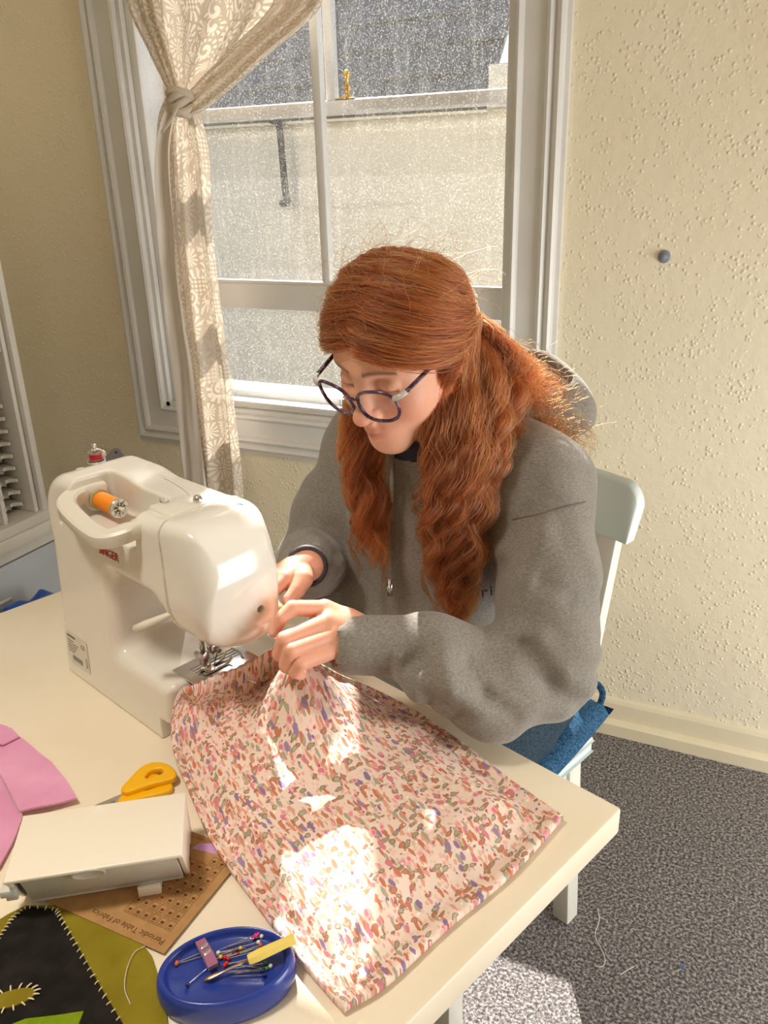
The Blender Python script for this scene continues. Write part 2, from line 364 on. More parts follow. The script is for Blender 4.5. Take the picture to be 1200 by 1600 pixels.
# ---- assumed ceiling lamps, out of view (behind the camera)
M['lamp_glow'] = mat('assumed_lamp_diffuser', (1, 0.9, 0.75), 0.5); b = M['lamp_glow'].node_tree.nodes['Principled BSDF']; b.inputs['Emission Color'].default_value = (1, 0.82, 0.6, 1); b.inputs['Emission Strength'].default_value = 6.0
for i, (cx, cy) in enumerate(((-0.75, 0.05), (0.3, -1.4))):
    c = thing('assumed_ceiling_lamp', (cx, cy, ZC), label=('assumed round ceiling lamp nearer the left wall', 'assumed round ceiling lamp nearer the right wall')[i], cat='ceiling lamp')
    bm = bmesh.new(); lathe(bm, [(0, 0), (0.16, 0), (0.17, -0.02), (0.15, -0.05), (0.14, -0.05)], 32); obj('housing', bm, 'trim', c, auto=40)
    bm = bmesh.new(); lathe(bm, [(0.14, -0.05), (0.135, -0.07), (0.09, -0.09), (0, -0.10)], 32); obj('diffuser', bm, 'lamp_glow', c, smooth=True)

# ------------------------------------------------------------------ table, chair
TA = Vector((-0.943, 0.334, 0)).normalized(); TB = Vector((-0.334, -0.943, 0)).normalized(); TC = Vector((-0.0862, 0.766, 0))
ZT = 0.740
def tw(a, b, z=0.0): return TC + TA*a + TB*b + Vector((0, 0, z))
m = M['tabletop'] = mat('worn_cream_laminate', srgb(236, 226, 204), 0.38); t = NT(m); v = t.coord()
n = t.noise(v, 5, 4); t.color(t.ramp(n.outputs[0], [(0.35, srgb(238, 228, 207)), (0.7, srgb(231, 218, 192))])); t.bump(t.noise(v, 60, 2).outputs[0], 0.05, 0.001)
tb = thing('work_table', TC + TA*0.5 + TB*0.32, label='cream painted work table under the sewing machine and floral fabric', cat='table')
TMX = Matrix.Translation(-tb.location)
def tpart(name, a0, b0, a1, b1, z0, z1, m, bev=0.003):
    bm = bmesh.new(); box(bm, (0, 0, 0), (1, 1, 1), 0)
    for v in bm.verts: v.co = tw(a0+(a1-a0)*v.co.x, b0+(b1-b0)*v.co.y, z0+(z1-z0)*v.co.z)
    bmesh.ops.recalc_face_normals(bm, faces=bm.faces)
    if bev: bmesh.ops.bevel(bm, geom=list(bm.edges), offset=bev, segments=2, profile=0.5, affect='EDGES')
    bm.transform(TMX); return obj(name, bm, m, tb, auto=40)
tpart('tabletop', 0, 0, 0.99, 0.66, ZT-0.036, ZT, 'tabletop', 0.004)
tpart('apron', 0.34, 0.06, 0.95, 0.08, ZT-0.062, ZT-0.036, 'white_paint'); tpart('apron', 0.34, 0.58, 0.95, 0.60, ZT-0.062, ZT-0.036, 'white_paint')
for a in (0.34, 0.90):
    for b in (0.05, 0.56): tpart('leg', a, b, a+0.05, b+0.05, 0.0, ZT-0.036, 'white_paint', 0.004)

m = M['chair'] = mottled('bluish_lit_chair_paint', srgb(216, 228, 226), srgb(210, 222, 220), 6, 0.35, 0.05, 30)  # pale blue cast of the light put into the paint, mainly for the top rail
M['chair_cream'] = mottled('cream_chair_paint', srgb(228, 225, 214), srgb(222, 218, 206), 6, 0.35, 0.05, 30)
CO = Vector((-0.2315, 1.268, 0.0))            # rear-left foot; rz so that local -x is the sitter's right, -y forward
CL = -TA; CFW = TB
ch = thing('dining_chair', CO - CL*0.20 + CFW*0.19, label='white wooden chair with crossed back slats that the person sits on', cat='chair')
CHM = Matrix.Translation(-ch.location)
def cw(l, f, z): return CO + CL*l + CFW*f + Vector((0, 0, z))   # l: to sitter's left, f: forward
def cbeam(name, p0, p1, w, d, wl=None, bev=0.004, taper=1.0, m='chair_cream'):
    """bar between two points given in chair coordinates, w across (l), d along (f)"""
    bm = bmesh.new(); box(bm, (0, 0, 0), (1, 1, 1), 0); p0 = Vector(p0); p1 = Vector(p1)
    for v in bm.verts:
        q = p0.lerp(p1, v.co.z); s = 1+(taper-1)*v.co.z
        v.co = cw(q.x+(v.co.x-0.5)*w*s, q.y+(v.co.y-0.5)*d*s, q.z)
    bmesh.ops.recalc_face_normals(bm, faces=bm.faces)
    bmesh.ops.bevel(bm, geom=list(bm.edges), offset=bev, segments=2, profile=0.5, affect='EDGES')
    bm.transform(CHM); return obj(name, bm, m, ch, auto=40)
for l in (0.0, -0.40):
    cbeam('rear_leg', (l, 0, 0), (l, 0.035, 0.44), 0.036, 0.038)
    cbeam('back_post', (l, 0.035, 0.43), (l, -0.072, 0.868), 0.036, 0.030, taper=0.9)
    cbeam('front_leg', (l, 0.365, 0), (l, 0.365, 0.43), 0.038, 0.038)
    cbeam('side_rail', (l, 0.03, 0.385), (l, 0.031, 0.43), 0.022, 0.02).hide_render = False
    bm = bmesh.new(); box(bm, (0, 0, 0), (1, 1, 1), 0)
    for v in bm.verts: v.co = cw(l-0.011+0.022*v.co.x, 0.03+0.34*v.co.y, 0.37+0.055*v.co.z)
    bm.transform(CHM); obj('seat_rail', bm, 'chair', ch, auto=40)
bm = bmesh.new(); box(bm, (0, 0, 0), (1, 1, 1), 0)
for v in bm.verts: v.co = cw(-0.43+0.46*v.co.x, 0.01+0.40*v.co.y, 0.43+0.022*v.co.z)
bmesh.ops.bevel(bm, geom=list(bm.edges), offset=0.006, segments=2, profile=0.5, affect='EDGES'); bm.transform(CHM); obj('seat', bm, 'chair', ch, auto=40)
# curved top rail with rounded corners
bm = bmesh.new(); RN = 40; rings = []
for i in range(RN+1):
    u = 0.5-0.5*math.cos(math.pi*i/RN)*(1.0); l = -0.442+0.484*u; e = min(u, 1-u)*0.484; rr = 0.034
    top = 0.918 if e >= rr else 0.918-(rr-math.sqrt(max(0, rr*rr-(rr-e)**2)))
    f = -0.050-0.030*(1-(2*u-1)**2)
    th = 0.013; zb = 0.826
    sec = [(f+th, zb, 0), (f+th-0.004, zb, 0), (f-th, zb, 0), (f-th-0.020, top-0.006, 0), (f-th-0.018, top, 0), (f+th-0.022, top, 0), (f+th-0.020, top-0.006, 0)]
    sec = [(f+th+0.004, zb), (f-th+0.004, zb), (f-th-0.022, top-0.005), (f-th-0.019, top), (f+th-0.027, top), (f+th-0.022, top-0.005)]
    rings.append([bm.verts.new(cw(l, a, z)) for a, z in sec])
for a, b in zip(rings[:-1], rings[1:]):
    for k in range(6): bm.faces.new((a[k], a[(k+1) % 6], b[(k+1) % 6], b[k]))
bm.faces.new(rings[0]); bm.faces.new(rings[-1]); bm.transform(CHM); obj('top_rail', bm, 'chair', ch, auto=50)
for l0, l1 in ((-0.02, -0.38), (-0.38, -0.02)): cbeam('cross_slat', (l0, 0.02, 0.47), (l1, -0.070, 0.815), 0.036, 0.014)
# denim seat pad tied to the chair
m = M['denim_pad'] = mat('blue_denim', srgb(44, 84, 118), 0.85, spec=0.15); t = NT(m); v = t.coord()
t.color(t.ramp(t.noise(v, 300, 2).outputs[0], [(0.35, srgb(30, 62, 92)), (0.7, srgb(66, 108, 142))])); t.bump(t.noise(v, 14, 3).outputs[0], 0.4, 0.01)
cu = thing('seat_cushion', cw(-0.2, 0.18, 0.452), label='blue denim seat pad tied onto the white chair', cat='cushion')
bm = bmesh.new(); n = 22; g = {}
for side in (1, -1):
    for i in range(n+1):
        for j in range(n+1):
            u, w = i/n*2-1, j/n*2-1; e = (1-u**6)*(1-w**6)
            z = 0.487+side*(0.030*max(0, e)**0.45)+0.006*math.sin(5*u+3*w)*e + 0.030*max(0, u)*max(0, -w)**1
            if abs(u) == 1 or abs(w) == 1:
                if side < 0: g[side, i, j] = g[1, i, j]; continue
            g[side, i, j] = bm.verts.new(cw(-0.170+0.232*u*(1-0.03*w*w), 0.175+0.20*w*(1-0.03*u*u), z))
    for i in range(n):
        for j in range(n): bm.faces.new((g[side, i, j], g[side, i+1, j], g[side, i+1, j+1], g[side, i, j+1]))
bm.transform(Matrix.Translation(-cu.location)); obj('pad', bm, 'denim_pad', cu, smooth=True)
bm = bmesh.new(); tube(bm, catmull([cw(0.03, 0.0, 0.50), cw(0.025, -0.03, 0.53), cw(0.0, -0.035, 0.54), cw(-0.03, -0.02, 0.52), cw(-0.03, 0.02, 0.50)], 16), 0.006, 6, flat=0.5)
bm.transform(Matrix.Translation(-cu.location)); obj('tie', bm, 'denim_pad', cu, smooth=True)

# loose threads on the carpet
M['thread'] = mat('white_thread', srgb(225, 222, 215), 0.8)
M['thread_blue'] = mat('blue_thread', srgb(90, 130, 200), 0.8)
def thread(label, pts, m, r=0.0007):
    bm = bmesh.new(); P = catmull(pts, 40); tube(bm, P, r, 5); o = obj('loose_thread', bm, m, smooth=True); tag(o, label, 'thread')
thread('long white thread lying curled on the grey carpet', [(-0.1731, 1.3084, 0.0030), (-0.1653, 1.2767, 0.0040), (-0.1654, 1.2414, 0.0030), (-0.1424, 1.2073, 0.0030), (-0.1359, 1.1864, 0.0040), (-0.1420, 1.1756, 0.0030), (-0.1528, 1.1753, 0.0030)], 'thread')
thread('short white thread end on the grey carpet beyond the long one', [(-0.1677, 1.2884, 0.0030), (-0.1547, 1.2874, 0.0030), (-0.1484, 1.2808, 0.0040)], 'thread')
thread('small straight white snip on the grey carpet', [(-0.1050, 1.1743, 0.0030), (-0.0947, 1.1883, 0.0040), (-0.0841, 1.2027, 0.0030)], 'thread')
thread('tiny blue thread knot on the grey carpet', [(-0.0077, 1.2381, 0.0030), (-0.0016, 1.2426, 0.0060), (0.0025, 1.2387, 0.0040), (-0.0038, 1.2339, 0.0030), (-0.0024, 1.2401, 0.0050)], 'thread_blue')

# ------------------------------------------------------------------ floral fabric
m = M['floral'] = mat('ditsy_floral_cotton', (0.8, 0.6, 0.5), 0.85, spec=0.15); t = NT(m); v = t.coord('UV')
wob = t.noise(v, 110, 2); vm = t.add('ShaderNodeVectorMath', operation='MULTIPLY_ADD'); t.link(wob.outputs['Color'], vm.inputs[0]); vm.inputs[1].default_value = (0.006, 0.006, 0); t.link(v, vm.inputs[2]); vw = vm.outputs[0]
CREAM = srgb(236, 214, 200)
def blob(col, vec, scale, r0, cols, gate, stretch=None, rot=0, edge=None):
    if stretch:
        mp = t.add('ShaderNodeMapping'); t.link(vec, mp.inputs[0]); mp.inputs['Scale'].default_value = stretch; mp.inputs['Rotation'].default_value = (0, 0, rot); vec = mp.outputs[0]
    vo = t.voro(vec, scale)
    mask = t.ramp(vo.outputs['Distance'], [(r0-0.05, (1, 1, 1)), (r0, (0, 0, 0))])
    sep = t.add('ShaderNodeSeparateColor'); t.link(vo.outputs['Color'], sep.inputs[0])
    k = len(cols); c = t.ramp(sep.outputs[0], [(i/k, cc) for i, cc in enumerate(cols)], 'CONSTANT')
    if edge is not None:
        ring = t.ramp(vo.outputs['Distance'], [(r0*0.62, (0, 0, 0)), (r0*0.72, (1, 1, 1))]); c = t.mix(ring, c, edge)
    g = t.math('LESS_THAN', sep.outputs[1], gate)
    return t.mix(t.math('MULTIPLY', mask, g), col, c)
c = blob(CREAM, vw, 200, 0.40, [srgb(232, 170, 160), srgb(236, 196, 186), srgb(216, 190, 176)], 0.8)
c = blob(c, vw, 185, 0.43, [srgb(200, 128, 100), srgb(172, 168, 146), srgb(214, 150, 128), srgb(222, 164, 144)], 0.9, (1, 0.42, 1), 0.6)
c = blob(c, vw, 180, 0.41, [srgb(178, 176, 152), srgb(202, 132, 104), srgb(164, 160, 136)], 0.62, (0.45, 1, 1), -0.5, srgb(156, 124, 104))
c = blob(c, vw, 112, 0.35, [srgb(146, 122, 160), srgb(216, 132, 146), srgb(204, 128, 100), srgb(158, 134, 168)], 0.46, (1, 0.6, 1), 1.4)
c = blob(c, vw, 80, 0.31, [srgb(218, 128, 142), srgb(226, 156, 160), srgb(208, 136, 142)], 0.42, None, 0, srgb(238, 178, 180))
c = blob(c, vw, 145, 0.22, [srgb(250, 236, 220), srgb(206, 92, 110), srgb(140, 118, 156)], 0.6)
t.color(c); t.bump(t.noise(v, 22, 4).outputs[0], 0.35, 0.006)
# translucent enough to glow where the sun strikes it
EDL = [(-0.2548, 0.4196, 0.7460), (-0.3117, 0.4460, 0.7460), (-0.3840, 0.4834, 0.7460), (-0.4660, 0.5287, 0.7460), (-0.5362, 0.5806, 0.7480), (-0.5976, 0.6280, 0.7600), (-0.6048, 0.6491, 0.7970), (-0.5800, 0.6598, 0.8330)]
EDT = [(-0.5800, 0.6598, 0.8330), (-0.5671, 0.6903, 0.8340), (-0.5452, 0.7209, 0.8360), (-0.5162, 0.7472, 0.8520), (-0.4730, 0.7350, 0.8620), (-0.4486, 0.7378, 0.8500)]
EDR = [(-0.1402, 0.7149, 0.7470), (-0.2081, 0.7491, 0.7460), (-0.2859, 0.7900, 0.7480), (-0.3568, 0.8160, 0.7560), (-0.4098, 0.8225, 0.7660), (-0.4390, 0.7905, 0.8000), (-0.4486, 0.7378, 0.8500)]
EDB = [(-0.2548, 0.4196, 0.7460), (-0.2313, 0.4574, 0.7460), (-0.2038, 0.5331, 0.7460), (-0.1681, 0.6186, 0.7460), (-0.1402, 0.7149, 0.7470)]
n = 110; L = catmull(EDL, n+1); T = catmull(EDT, n+1); Rr = catmull(EDR, n+1); B = catmull(EDB, n+1)
uu = np.linspace(0, 1, n+1)
U, V = np.meshgrid(uu, uu, indexing='ij')     # U across, V from bottom to top
Pg = ((1-V)[..., None]*B[:, None, :] + V[..., None]*T[:, None, :] + (1-U)[..., None]*L[None, :, :] + U[..., None]*Rr[None, :, :]
      - ((1-U)*(1-V))[..., None]*B[0] - (U*(1-V))[..., None]*B[-1] - ((1-U)*V)[..., None]*T[0] - (U*V)[..., None]*T[-1])
# the cloth lies on the free arm at the left, drops to the table right of it and is lifted by the fingers
M0_ = np.array((-0.8799, 0.7359, 0.7405)); HP_ = np.array((-0.4721, 0.7329, 0.8580))
def zbase(P):
    q = P-M0_; xl = q[..., 0]*0.9520-q[..., 1]*0.3061; yl = q[..., 0]*0.3061+q[..., 1]*0.9520
    s3 = lambda x: np.clip(x, 0, 1)**2*(3-2*np.clip(x, 0, 1))
    bed = s3((0.325-xl)/0.06)*s3((yl+0.035)/0.05); dh = np.hypot(P[..., 0]-HP_[0], P[..., 1]-HP_[1])
    return 0.745+np.maximum(0.087*bed, 0.105*np.exp(-(dh/0.050)**1.5))
Zb = zbase(Pg); Rs = Pg[..., 2]-Zb
eL, eR, eB, eT = Rs[0, :][None, :], Rs[-1, :][None, :], Rs[:, 0][:, None], Rs[:, -1][:, None]
kf = lambda d: np.exp(-d/0.035)
wts = [kf(U*0.36), kf((1-U)*0.36), kf(V*0.42), kf((1-V)*0.42)]; sw = sum(wts)
Pg[..., 2] = Zb+np.where(sw > 1e-9, sum(w*e for w, e in zip(wts, (eL, eR, eB, eT)))/np.maximum(sw, 1e-9), 0)*np.clip(np.maximum.reduce(wts), 0, 1)
wid, hei = 0.36, 0.42
dist = np.minimum(np.minimum(U*wid, (1-U)*wid), np.minimum(V*hei, (1-V)*hei*1.5))
sm = lambda x: np.clip(x, 0, 1)**2*(3-2*np.clip(x, 0, 1))
def fbm(P, s, seed=0.0, oct=3):
    out = np.zeros(len(P))
    for i, p in enumerate(P):
        out[i] = mnoise.fractal(Vector((p[0]*s+seed, p[1]*s, p[2]*s)), 1.0, 2.0, oct)
    return out
fl = Pg.reshape(-1, 3); nz = fbm(fl, 14, 3.1).reshape(U.shape); nz2 = fbm(fl, 40, 8.0, 2).reshape(U.shape)
puff = 0.005+0.020*sm((dist-0.016)/0.05) - 0.0022*np.exp(-((dist-0.017)/0.004)**2)
topz = Pg[..., 2] + puff + (nz*0.0045 + nz2*0.0011)*sm(dist/0.03) + 0.0035*np.sin(U*17+V*9)*sm(dist/0.03)*np.exp(-((V-0.55)/0.35)**2)*0.6
topz += 0.0012*np.sin(V*120)*np.exp(-(dist/0.014)**2)*(dist > 0.001) + 0.001*np.sin(U*110)*np.exp(-(dist/0.014)**2)
# pulled ridges towards the needle
for (u0, v0), (u1, v1), amp, wd in (((0.62, 0.95), (0.50, 0.70), 0.007, 0.022), ((0.85, 0.93), (0.74, 0.68), 0.006, 0.02), ((0.40, 0.97), (0.30, 0.62), 0.007, 0.03), ((0.96, 0.86), (0.84, 0.74), 0.005, 0.016), ((0.12, 0.40), (0.30, 0.30), 0.004, 0.02), ((0.10, 0.22), (0.26, 0.36), 0.005, 0.02)):
    dx, dv = u1-u0, v1-v0; tt = np.clip(((U-u0)*dx+(V-v0)*dv)/(dx*dx+dv*dv), 0, 1)
    dd = np.hypot(U-u0-tt*dx, V-v0-tt*dv); topz += amp*np.exp(-(dd/wd)**2)*(1-tt*0.85)
verts = []; faces = []; uvs = []
K = n+1
for i in range(K):
    for j in range(K): verts.append((Pg[i, j, 0], Pg[i, j, 1], topz[i, j]))
for i in range(K):
    for j in range(K): verts.append((Pg[i, j, 0], Pg[i, j, 1], max(ZT+0.0012, Pg[i, j, 2]-0.002) if 0 < i < n and 0 < j < n else Pg[i, j, 2]-0.001))
for i in range(n):
    for j in range(n):
        a = i*K+j; faces.append((a, a+K, a+K+1, a+1)); o2 = K*K; faces.append((o2+a, o2+a+1, o2+a+K+1, o2+a+K))
for i in range(n):
    for (a, b) in (((i, 0), (i+1, 0)), ((i+1, n), (i, n))):
        p, q = a[0]*K+a[1], b[0]*K+b[1]; faces.append((q, p, K*K+p, K*K+q))
    for (a, b) in (((0, i+1), (0, i)), ((n, i), (n, i+1))):
        p, q = a[0]*K+a[1], b[0]*K+b[1]; faces.append((q, p, K*K+p, K*K+q))
me = bpy.data.meshes.new('floral_cushion_cover'); me.from_pydata(verts, [], faces)
uvl = me.uv_layers.new(name='UVMap'); li = np.zeros(len(me.loops), int); me.loops.foreach_get('vertex_index', li)
gu = np.tile(np.stack([U*wid, V*hei], -1).reshape(-1, 2), (2, 1)); uvl.data.foreach_set('uv', gu[li].ravel())
o = link('floral_cushion_cover', me, 'floral', None, True)
tag(o, 'pink ditsy floral padded fabric being sewn, lying across the table', 'cushion cover')
# pins and thread caught in the fabric edge
def pin(label, p0, p1, r=0.0006):
    bm = bmesh.new(); tube(bm, [p0, p1], r, 6); tag(obj('straight_pin', bm, 'steel', smooth=True), label, 'pin')
pin('thin steel pin stuck in the floral fabric near the presser foot', (-0.5201, 0.6827, 0.8480), (-0.5026, 0.6797, 0.8490))
pin('thin steel pin stuck in the floral fabric at its left shoulder', (-0.5290, 0.6253, 0.8500), (-0.5181, 0.6197, 0.8480))

# ------------------------------------------------------------------ flat things on the table
def sheet(name, outline, z, m, parent=None, thick=0.002, amp=0.0, scale=20, cuts=4, zfun=None, seed=0):
    bm = bmesh.new(); vs = [bm.verts.new((p[0], p[1], z)) for p in outline]; bm.faces.new(vs)
    bmesh.ops.triangulate(bm, faces=bm.faces)
    for k in range(cuts):
        es = [e for e in bm.edges if e.calc_length() > 0.014]
        if not es: break
        bmesh.ops.subdivide_edges(bm, edges=es, cuts=1, use_grid_fill=True); bmesh.ops.triangulate(bm, faces=[f for f in bm.faces if len(f.verts) > 3])
    for v in bm.verts:
        v.co.z += amp*(0.5+0.5*mnoise.noise(Vector((v.co.x*scale+seed, v.co.y*scale, 0)))) + (zfun(v.co.x, v.co.y) if zfun else 0)
    for f in bm.faces:
        if f.normal.z < 0: f.normal_flip()
    ge = bmesh.ops.extrude_face_region(bm, geom=list(bm.faces)); nv = [e for e in ge['geom'] if isinstance(e, bmesh.types.BMVert)]
    for v in nv: v.co.z += thick
    if parent is not None: bm.transform(Matrix.Translation(-parent.location))
    return obj(name, bm, m, parent, auto=50)
M['pink_cotton'] = mottled('pink_cotton', srgb(226, 164, 196), srgb(214, 148, 184), 14, 0.85, 0.35, 26, spec=0.15, bdist=0.006)
pk = thing('pink_fabric', (-0.7486, 0.5166, 0.7400), label='folded pink fabric piece at the table edge beside the white box', cat='fabric')
sheet('lower_layer', [(-0.9684, 0.5278, 0.7400), (-0.8729, 0.5474, 0.7400), (-0.7768, 0.5228, 0.7400), (-0.6919, 0.4795, 0.7400), (-0.6733, 0.4501, 0.7400), (-0.6567, 0.4166, 0.7400), (-0.7299, 0.3680, 0.7400)], 0.7412, 'pink_cotton', pk, 0.0025, 0.005, 25, 5)
sheet('upper_layer', [(-0.9745, 0.5701, 0.7400), (-0.8620, 0.5878, 0.7400), (-0.8353, 0.5890, 0.7400), (-0.8019, 0.5792, 0.7400), (-0.7589, 0.5677, 0.7400), (-0.7260, 0.5585, 0.7400), (-0.6908, 0.5439, 0.7400), (-0.6541, 0.5247, 0.7400), (-0.6644, 0.5134, 0.7400), (-0.6956, 0.4812, 0.7400), (-0.7439, 0.5067, 0.7400), (-0.7898, 0.5285, 0.7400), (-0.8982, 0.5027, 0.7400)], 0.7465, 'pink_cotton', pk, 0.0025, 0.006, 22, 5, None, 4)
sheet('hem_fold', [(-0.8444, 0.5526, 0.7400), (-0.8052, 0.5559, 0.7400), (-0.7988, 0.5763, 0.7400), (-0.8216, 0.5848, 0.7400), (-0.8664, 0.5714, 0.7400)], 0.7535, 'pink_cotton', pk, 0.002, 0.003, 22, 4)
M['lilac_ribbon'] = mottled('lilac_satin', srgb(196, 150, 206), srgb(184, 138, 196), 20, 0.5)
o = sheet('lilac_ribbon', [(-0.4865, 0.5295, 0.7400), (-0.4725, 0.5355, 0.7400), (-0.4546, 0.5277, 0.7400), (-0.4549, 0.5247, 0.7400), (-0.4761, 0.5222, 0.7400), (-0.4896, 0.5202, 0.7400)], 0.7425, 'lilac_ribbon', None, 0.001, 0.001)
tag(o, 'short lilac ribbon end poking out beside the white box', 'ribbon')

# felt panel: olive felt with a black felt piece blanket stitched on
M['olive_felt'] = mottled('olive_felt', srgb(142, 128, 40), srgb(124, 110, 30), 20, 0.95, 0.35, 300, spec=0.1)
M['black_felt'] = mottled('black_felt', srgb(40, 37, 34), srgb(30, 27, 25), 60, 0.95, 0.3, 300, spec=0.1)
M['green_felt'] = mottled('lime_felt', srgb(128, 150, 28), srgb(108, 134, 22), 60, 0.95, 0.3, 300, spec=0.1)
fp = thing('felt_panel', (-0.5274, 0.3451, 0.7400), label='olive and black felt panel with white blanket stitches, front corner of table', cat='felt panel')
oc = [(-160, 1440), (-60, 1450), (0, 1436), (30, 1418), (110, 1418), (170, 1446), (222, 1476), (240, 1500), (250, 1530), (262, 1570), (275, 1640), (280, 1720), (-160, 1740)]
OLIVE = [(-0.6845, 0.3205, 0.7400), (-0.6263, 0.3446, 0.7400), (-0.6076, 0.3655, 0.7400), (-0.6034, 0.3787, 0.7400), (-0.5957, 0.3938, 0.7400), (-0.5547, 0.4118, 0.7400), (-0.5047, 0.4109, 0.7400), (-0.4607, 0.4069, 0.7400), (-0.4424, 0.3993, 0.7400), (-0.4228, 0.3845, 0.7400), (-0.4015, 0.3670, 0.7400), (-0.3709, 0.3372, 0.7400), (-0.3439, 0.3049, 0.7400), (-0.5328, 0.2097, 0.7400)]
sheet('olive_backing', OLIVE, 0.7405, 'olive_felt', fp, 0.0016, 0.0012)
BLACK = [(-0.5956, 0.3131, 0.7420), (-0.5856, 0.3483, 0.7420), (-0.5901, 0.3642, 0.7420), (-0.5934, 0.3779, 0.7420), (-0.5897, 0.3927, 0.7420), (-0.5635, 0.4010, 0.7420), (-0.5491, 0.3958, 0.7420), (-0.5264, 0.3852, 0.7420), (-0.5001, 0.3727, 0.7420), (-0.4722, 0.3594, 0.7420), (-0.4441, 0.3464, 0.7420), (-0.4141, 0.3332, 0.7420), (-0.3893, 0.3217, 0.7420), (-0.5116, 0.2390, 0.7420)]
sheet('black_applique', BLACK, 0.7434, 'black_felt', fp, 0.0016, 0.0006)
M['stitch'] = mat('white_embroidery_thread', srgb(226, 214, 178), 0.7)
def stitch_mesh():
    bm = bmesh.new(); tube(bm, [(-0.0026, 0, 0), (-0.0015, 0, 0.0006), (0.0015, 0, 0.0006), (0.0026, 0, 0)], [0.0003, 0.0006, 0.0006, 0.0003], 6)
    me = bpy.data.meshes.new('stitch'); bm.to_mesh(me); bm.free(); me.materials.append(M['stitch']); return me
STM = stitch_mesh()
def stitch(p, ang, z, s=1.0):
    o = bpy.data.objects.new('stitch', STM); COL.objects.link(o); o.parent = fp
    o.matrix_local = Matrix.Translation(Vector((p[0], p[1], z))-fp.location) @ Matrix.Rotation(ang, 4, 'Z') @ Matrix.Scale(s, 4)
bl = np.array(BLACK)[1:13]; seg = catmull(bl, 40)
for k in range(1, 39):
    d = seg[k+1]-seg[k-1]; nrm = math.atan2(d[1], d[0])+math.pi/2; d = d/np.linalg.norm(d)
    stitch(seg[k]+np.array([d[1], -d[0], 0])*0.0008*0+np.array([-d[1], d[0], 0])*-0.0010, nrm+0.25+random.uniform(-.25, .25), 0.7456, random.uniform(0.8, 1.05))
ec = Vector((-0.5246, 0.3133, 0.7450)); eu = Vector((-0.5098, 0.3266, 0.7450))-ec; ev = Vector((-eu.y, eu.x, 0)).normalized()*0.0085
el = [ec+eu*math.cos(a)+ev*math.sin(a) for a in np.linspace(0, 2*math.pi, 28, endpoint=False)]
sheet('eye_patch', el, 0.7454, 'olive_felt', fp, 0.0014)
for a in np.linspace(-2.2, 2.4, 13):
    p = ec+eu*1.08*math.cos(a)+ev*1.22*math.sin(a); q = eu*math.cos(a)+ev*1.6*math.sin(a); stitch(p, math.atan2(q.y, q.x), 0.7470, 1.15)
sheet('leaf_patch', [(-0.5078, 0.2928, 0.7450), (-0.4983, 0.3045, 0.7450), (-0.4758, 0.3182, 0.7450), (-0.4578, 0.3301, 0.7450), (-0.4537, 0.3206, 0.7450), (-0.4502, 0.3069, 0.7450), (-0.4877, 0.2813, 0.7450)], 0.7454, 'green_felt', fp, 0.0014)
thread('fine pale thread looped across the olive felt', [(-0.4536, 0.4039, 0.7450), (-0.4582, 0.3944, 0.7450), (-0.4524, 0.3775, 0.7450), (-0.4409, 0.3619, 0.7450), (-0.4258, 0.3520, 0.7450)], 'thread', 0.00035)

# kraft card printed with a table of cells
M['kraft'] = mottled('kraft_card', srgb(176, 138, 92), srgb(166, 126, 82), 60, 0.85, 0.1, 200, spec=0.15)
M['print'] = mat('brown_print', srgb(96, 62, 36), 0.85, spec=0.1); M['print_red'] = mat('red_print', srgb(150, 74, 46), 0.85, spec=0.1)
A0 = Vector((-0.5562, 0.4057, 0.7430)); B0 = Vector((-0.4333, 0.4051, 0.7430)); C0 = Vector((-0.3968, 0.4909, 0.7430))
ke = (A0-B0); ke.z = 0; ke.normalize(); kn = Vector((ke.y, -ke.x, 0)); kn = kn if kn.dot(C0-B0) > 0 else -kn
kc = thing('printed_card', B0, label='brown kraft card printed with a fabric table, tucked under the white box', cat='card')
KM = frame_mtx((0, 0, 0), ke, kn, ke.cross(kn))
def kbox(bm, x0, y0, x1, y1, z0, z1):
    vs = box(bm, (0, 0, 0), (1, 1, 1))
    for v in vs: q = ke*(x0+(x1-x0)*v.co.x)+kn*(y0+(y1-y0)*v.co.y); v.co = Vector((q.x, q.y, z0+(z1-z0)*v.co.z))
bm = bmesh.new(); kbox(bm, 0, 0, 0.190, 0.135, 0.0, 0.0007); obj('card', bm, 'kraft', kc)
zt = 0.0007
cw_, ch_ = 0.0098, 0.0118
for red in (0, 1):
    bm = bmesh.new()
    for i in range(18):
        for j in range(9):
            full = j >= 6 if i > 0 and i < 16 else True
            if not (i in (0, 1) and j < 8 or i in (16, 17) and j < 8 or (2 <= i <= 5 and j < 7) or (i > 5 and 2 <= j < 6) or j in (8,) and False): continue
            if ((3 <= i <= 9) and j > 1) != bool(red): continue
            x, y = 0.010+i*cw_, 0.022+j*ch_; w = 0.0004
            for a in ((x, y, x+cw_-0.0016, y+w), (x, y+ch_-0.0018, x+cw_-0.0016, y+ch_-0.0018+w), (x, y, x+w, y+ch_-0.0018), (x+cw_-0.0016-w, y, x+cw_-0.0016, y+ch_-0.0018),
                      (x+0.0022, y+0.0036, x+0.0058, y+0.0062), (x+0.0016, y+0.0016, x+0.0064, y+0.0022)):
                kbox(bm, *a, zt, zt+0.00012)
    tag(obj('printed_cells', bm, 'print_red' if red else 'print', kc), kind='stuff')
for k in range(5):
    bm = bmesh.new(); kbox(bm, 0.012, 0.1270+k*0.0014, 0.05+0.012*((k*7) % 4), 0.1273+k*0.0014, zt, zt+0.00012); obj('text_line', bm, 'print', kc)
CARD_TITLE = Matrix.Translation((0, 0, zt+0.0001)) @ frame_mtx(ke*0.0075+kn*0.0125, ke, -kn, ke.cross(-kn))

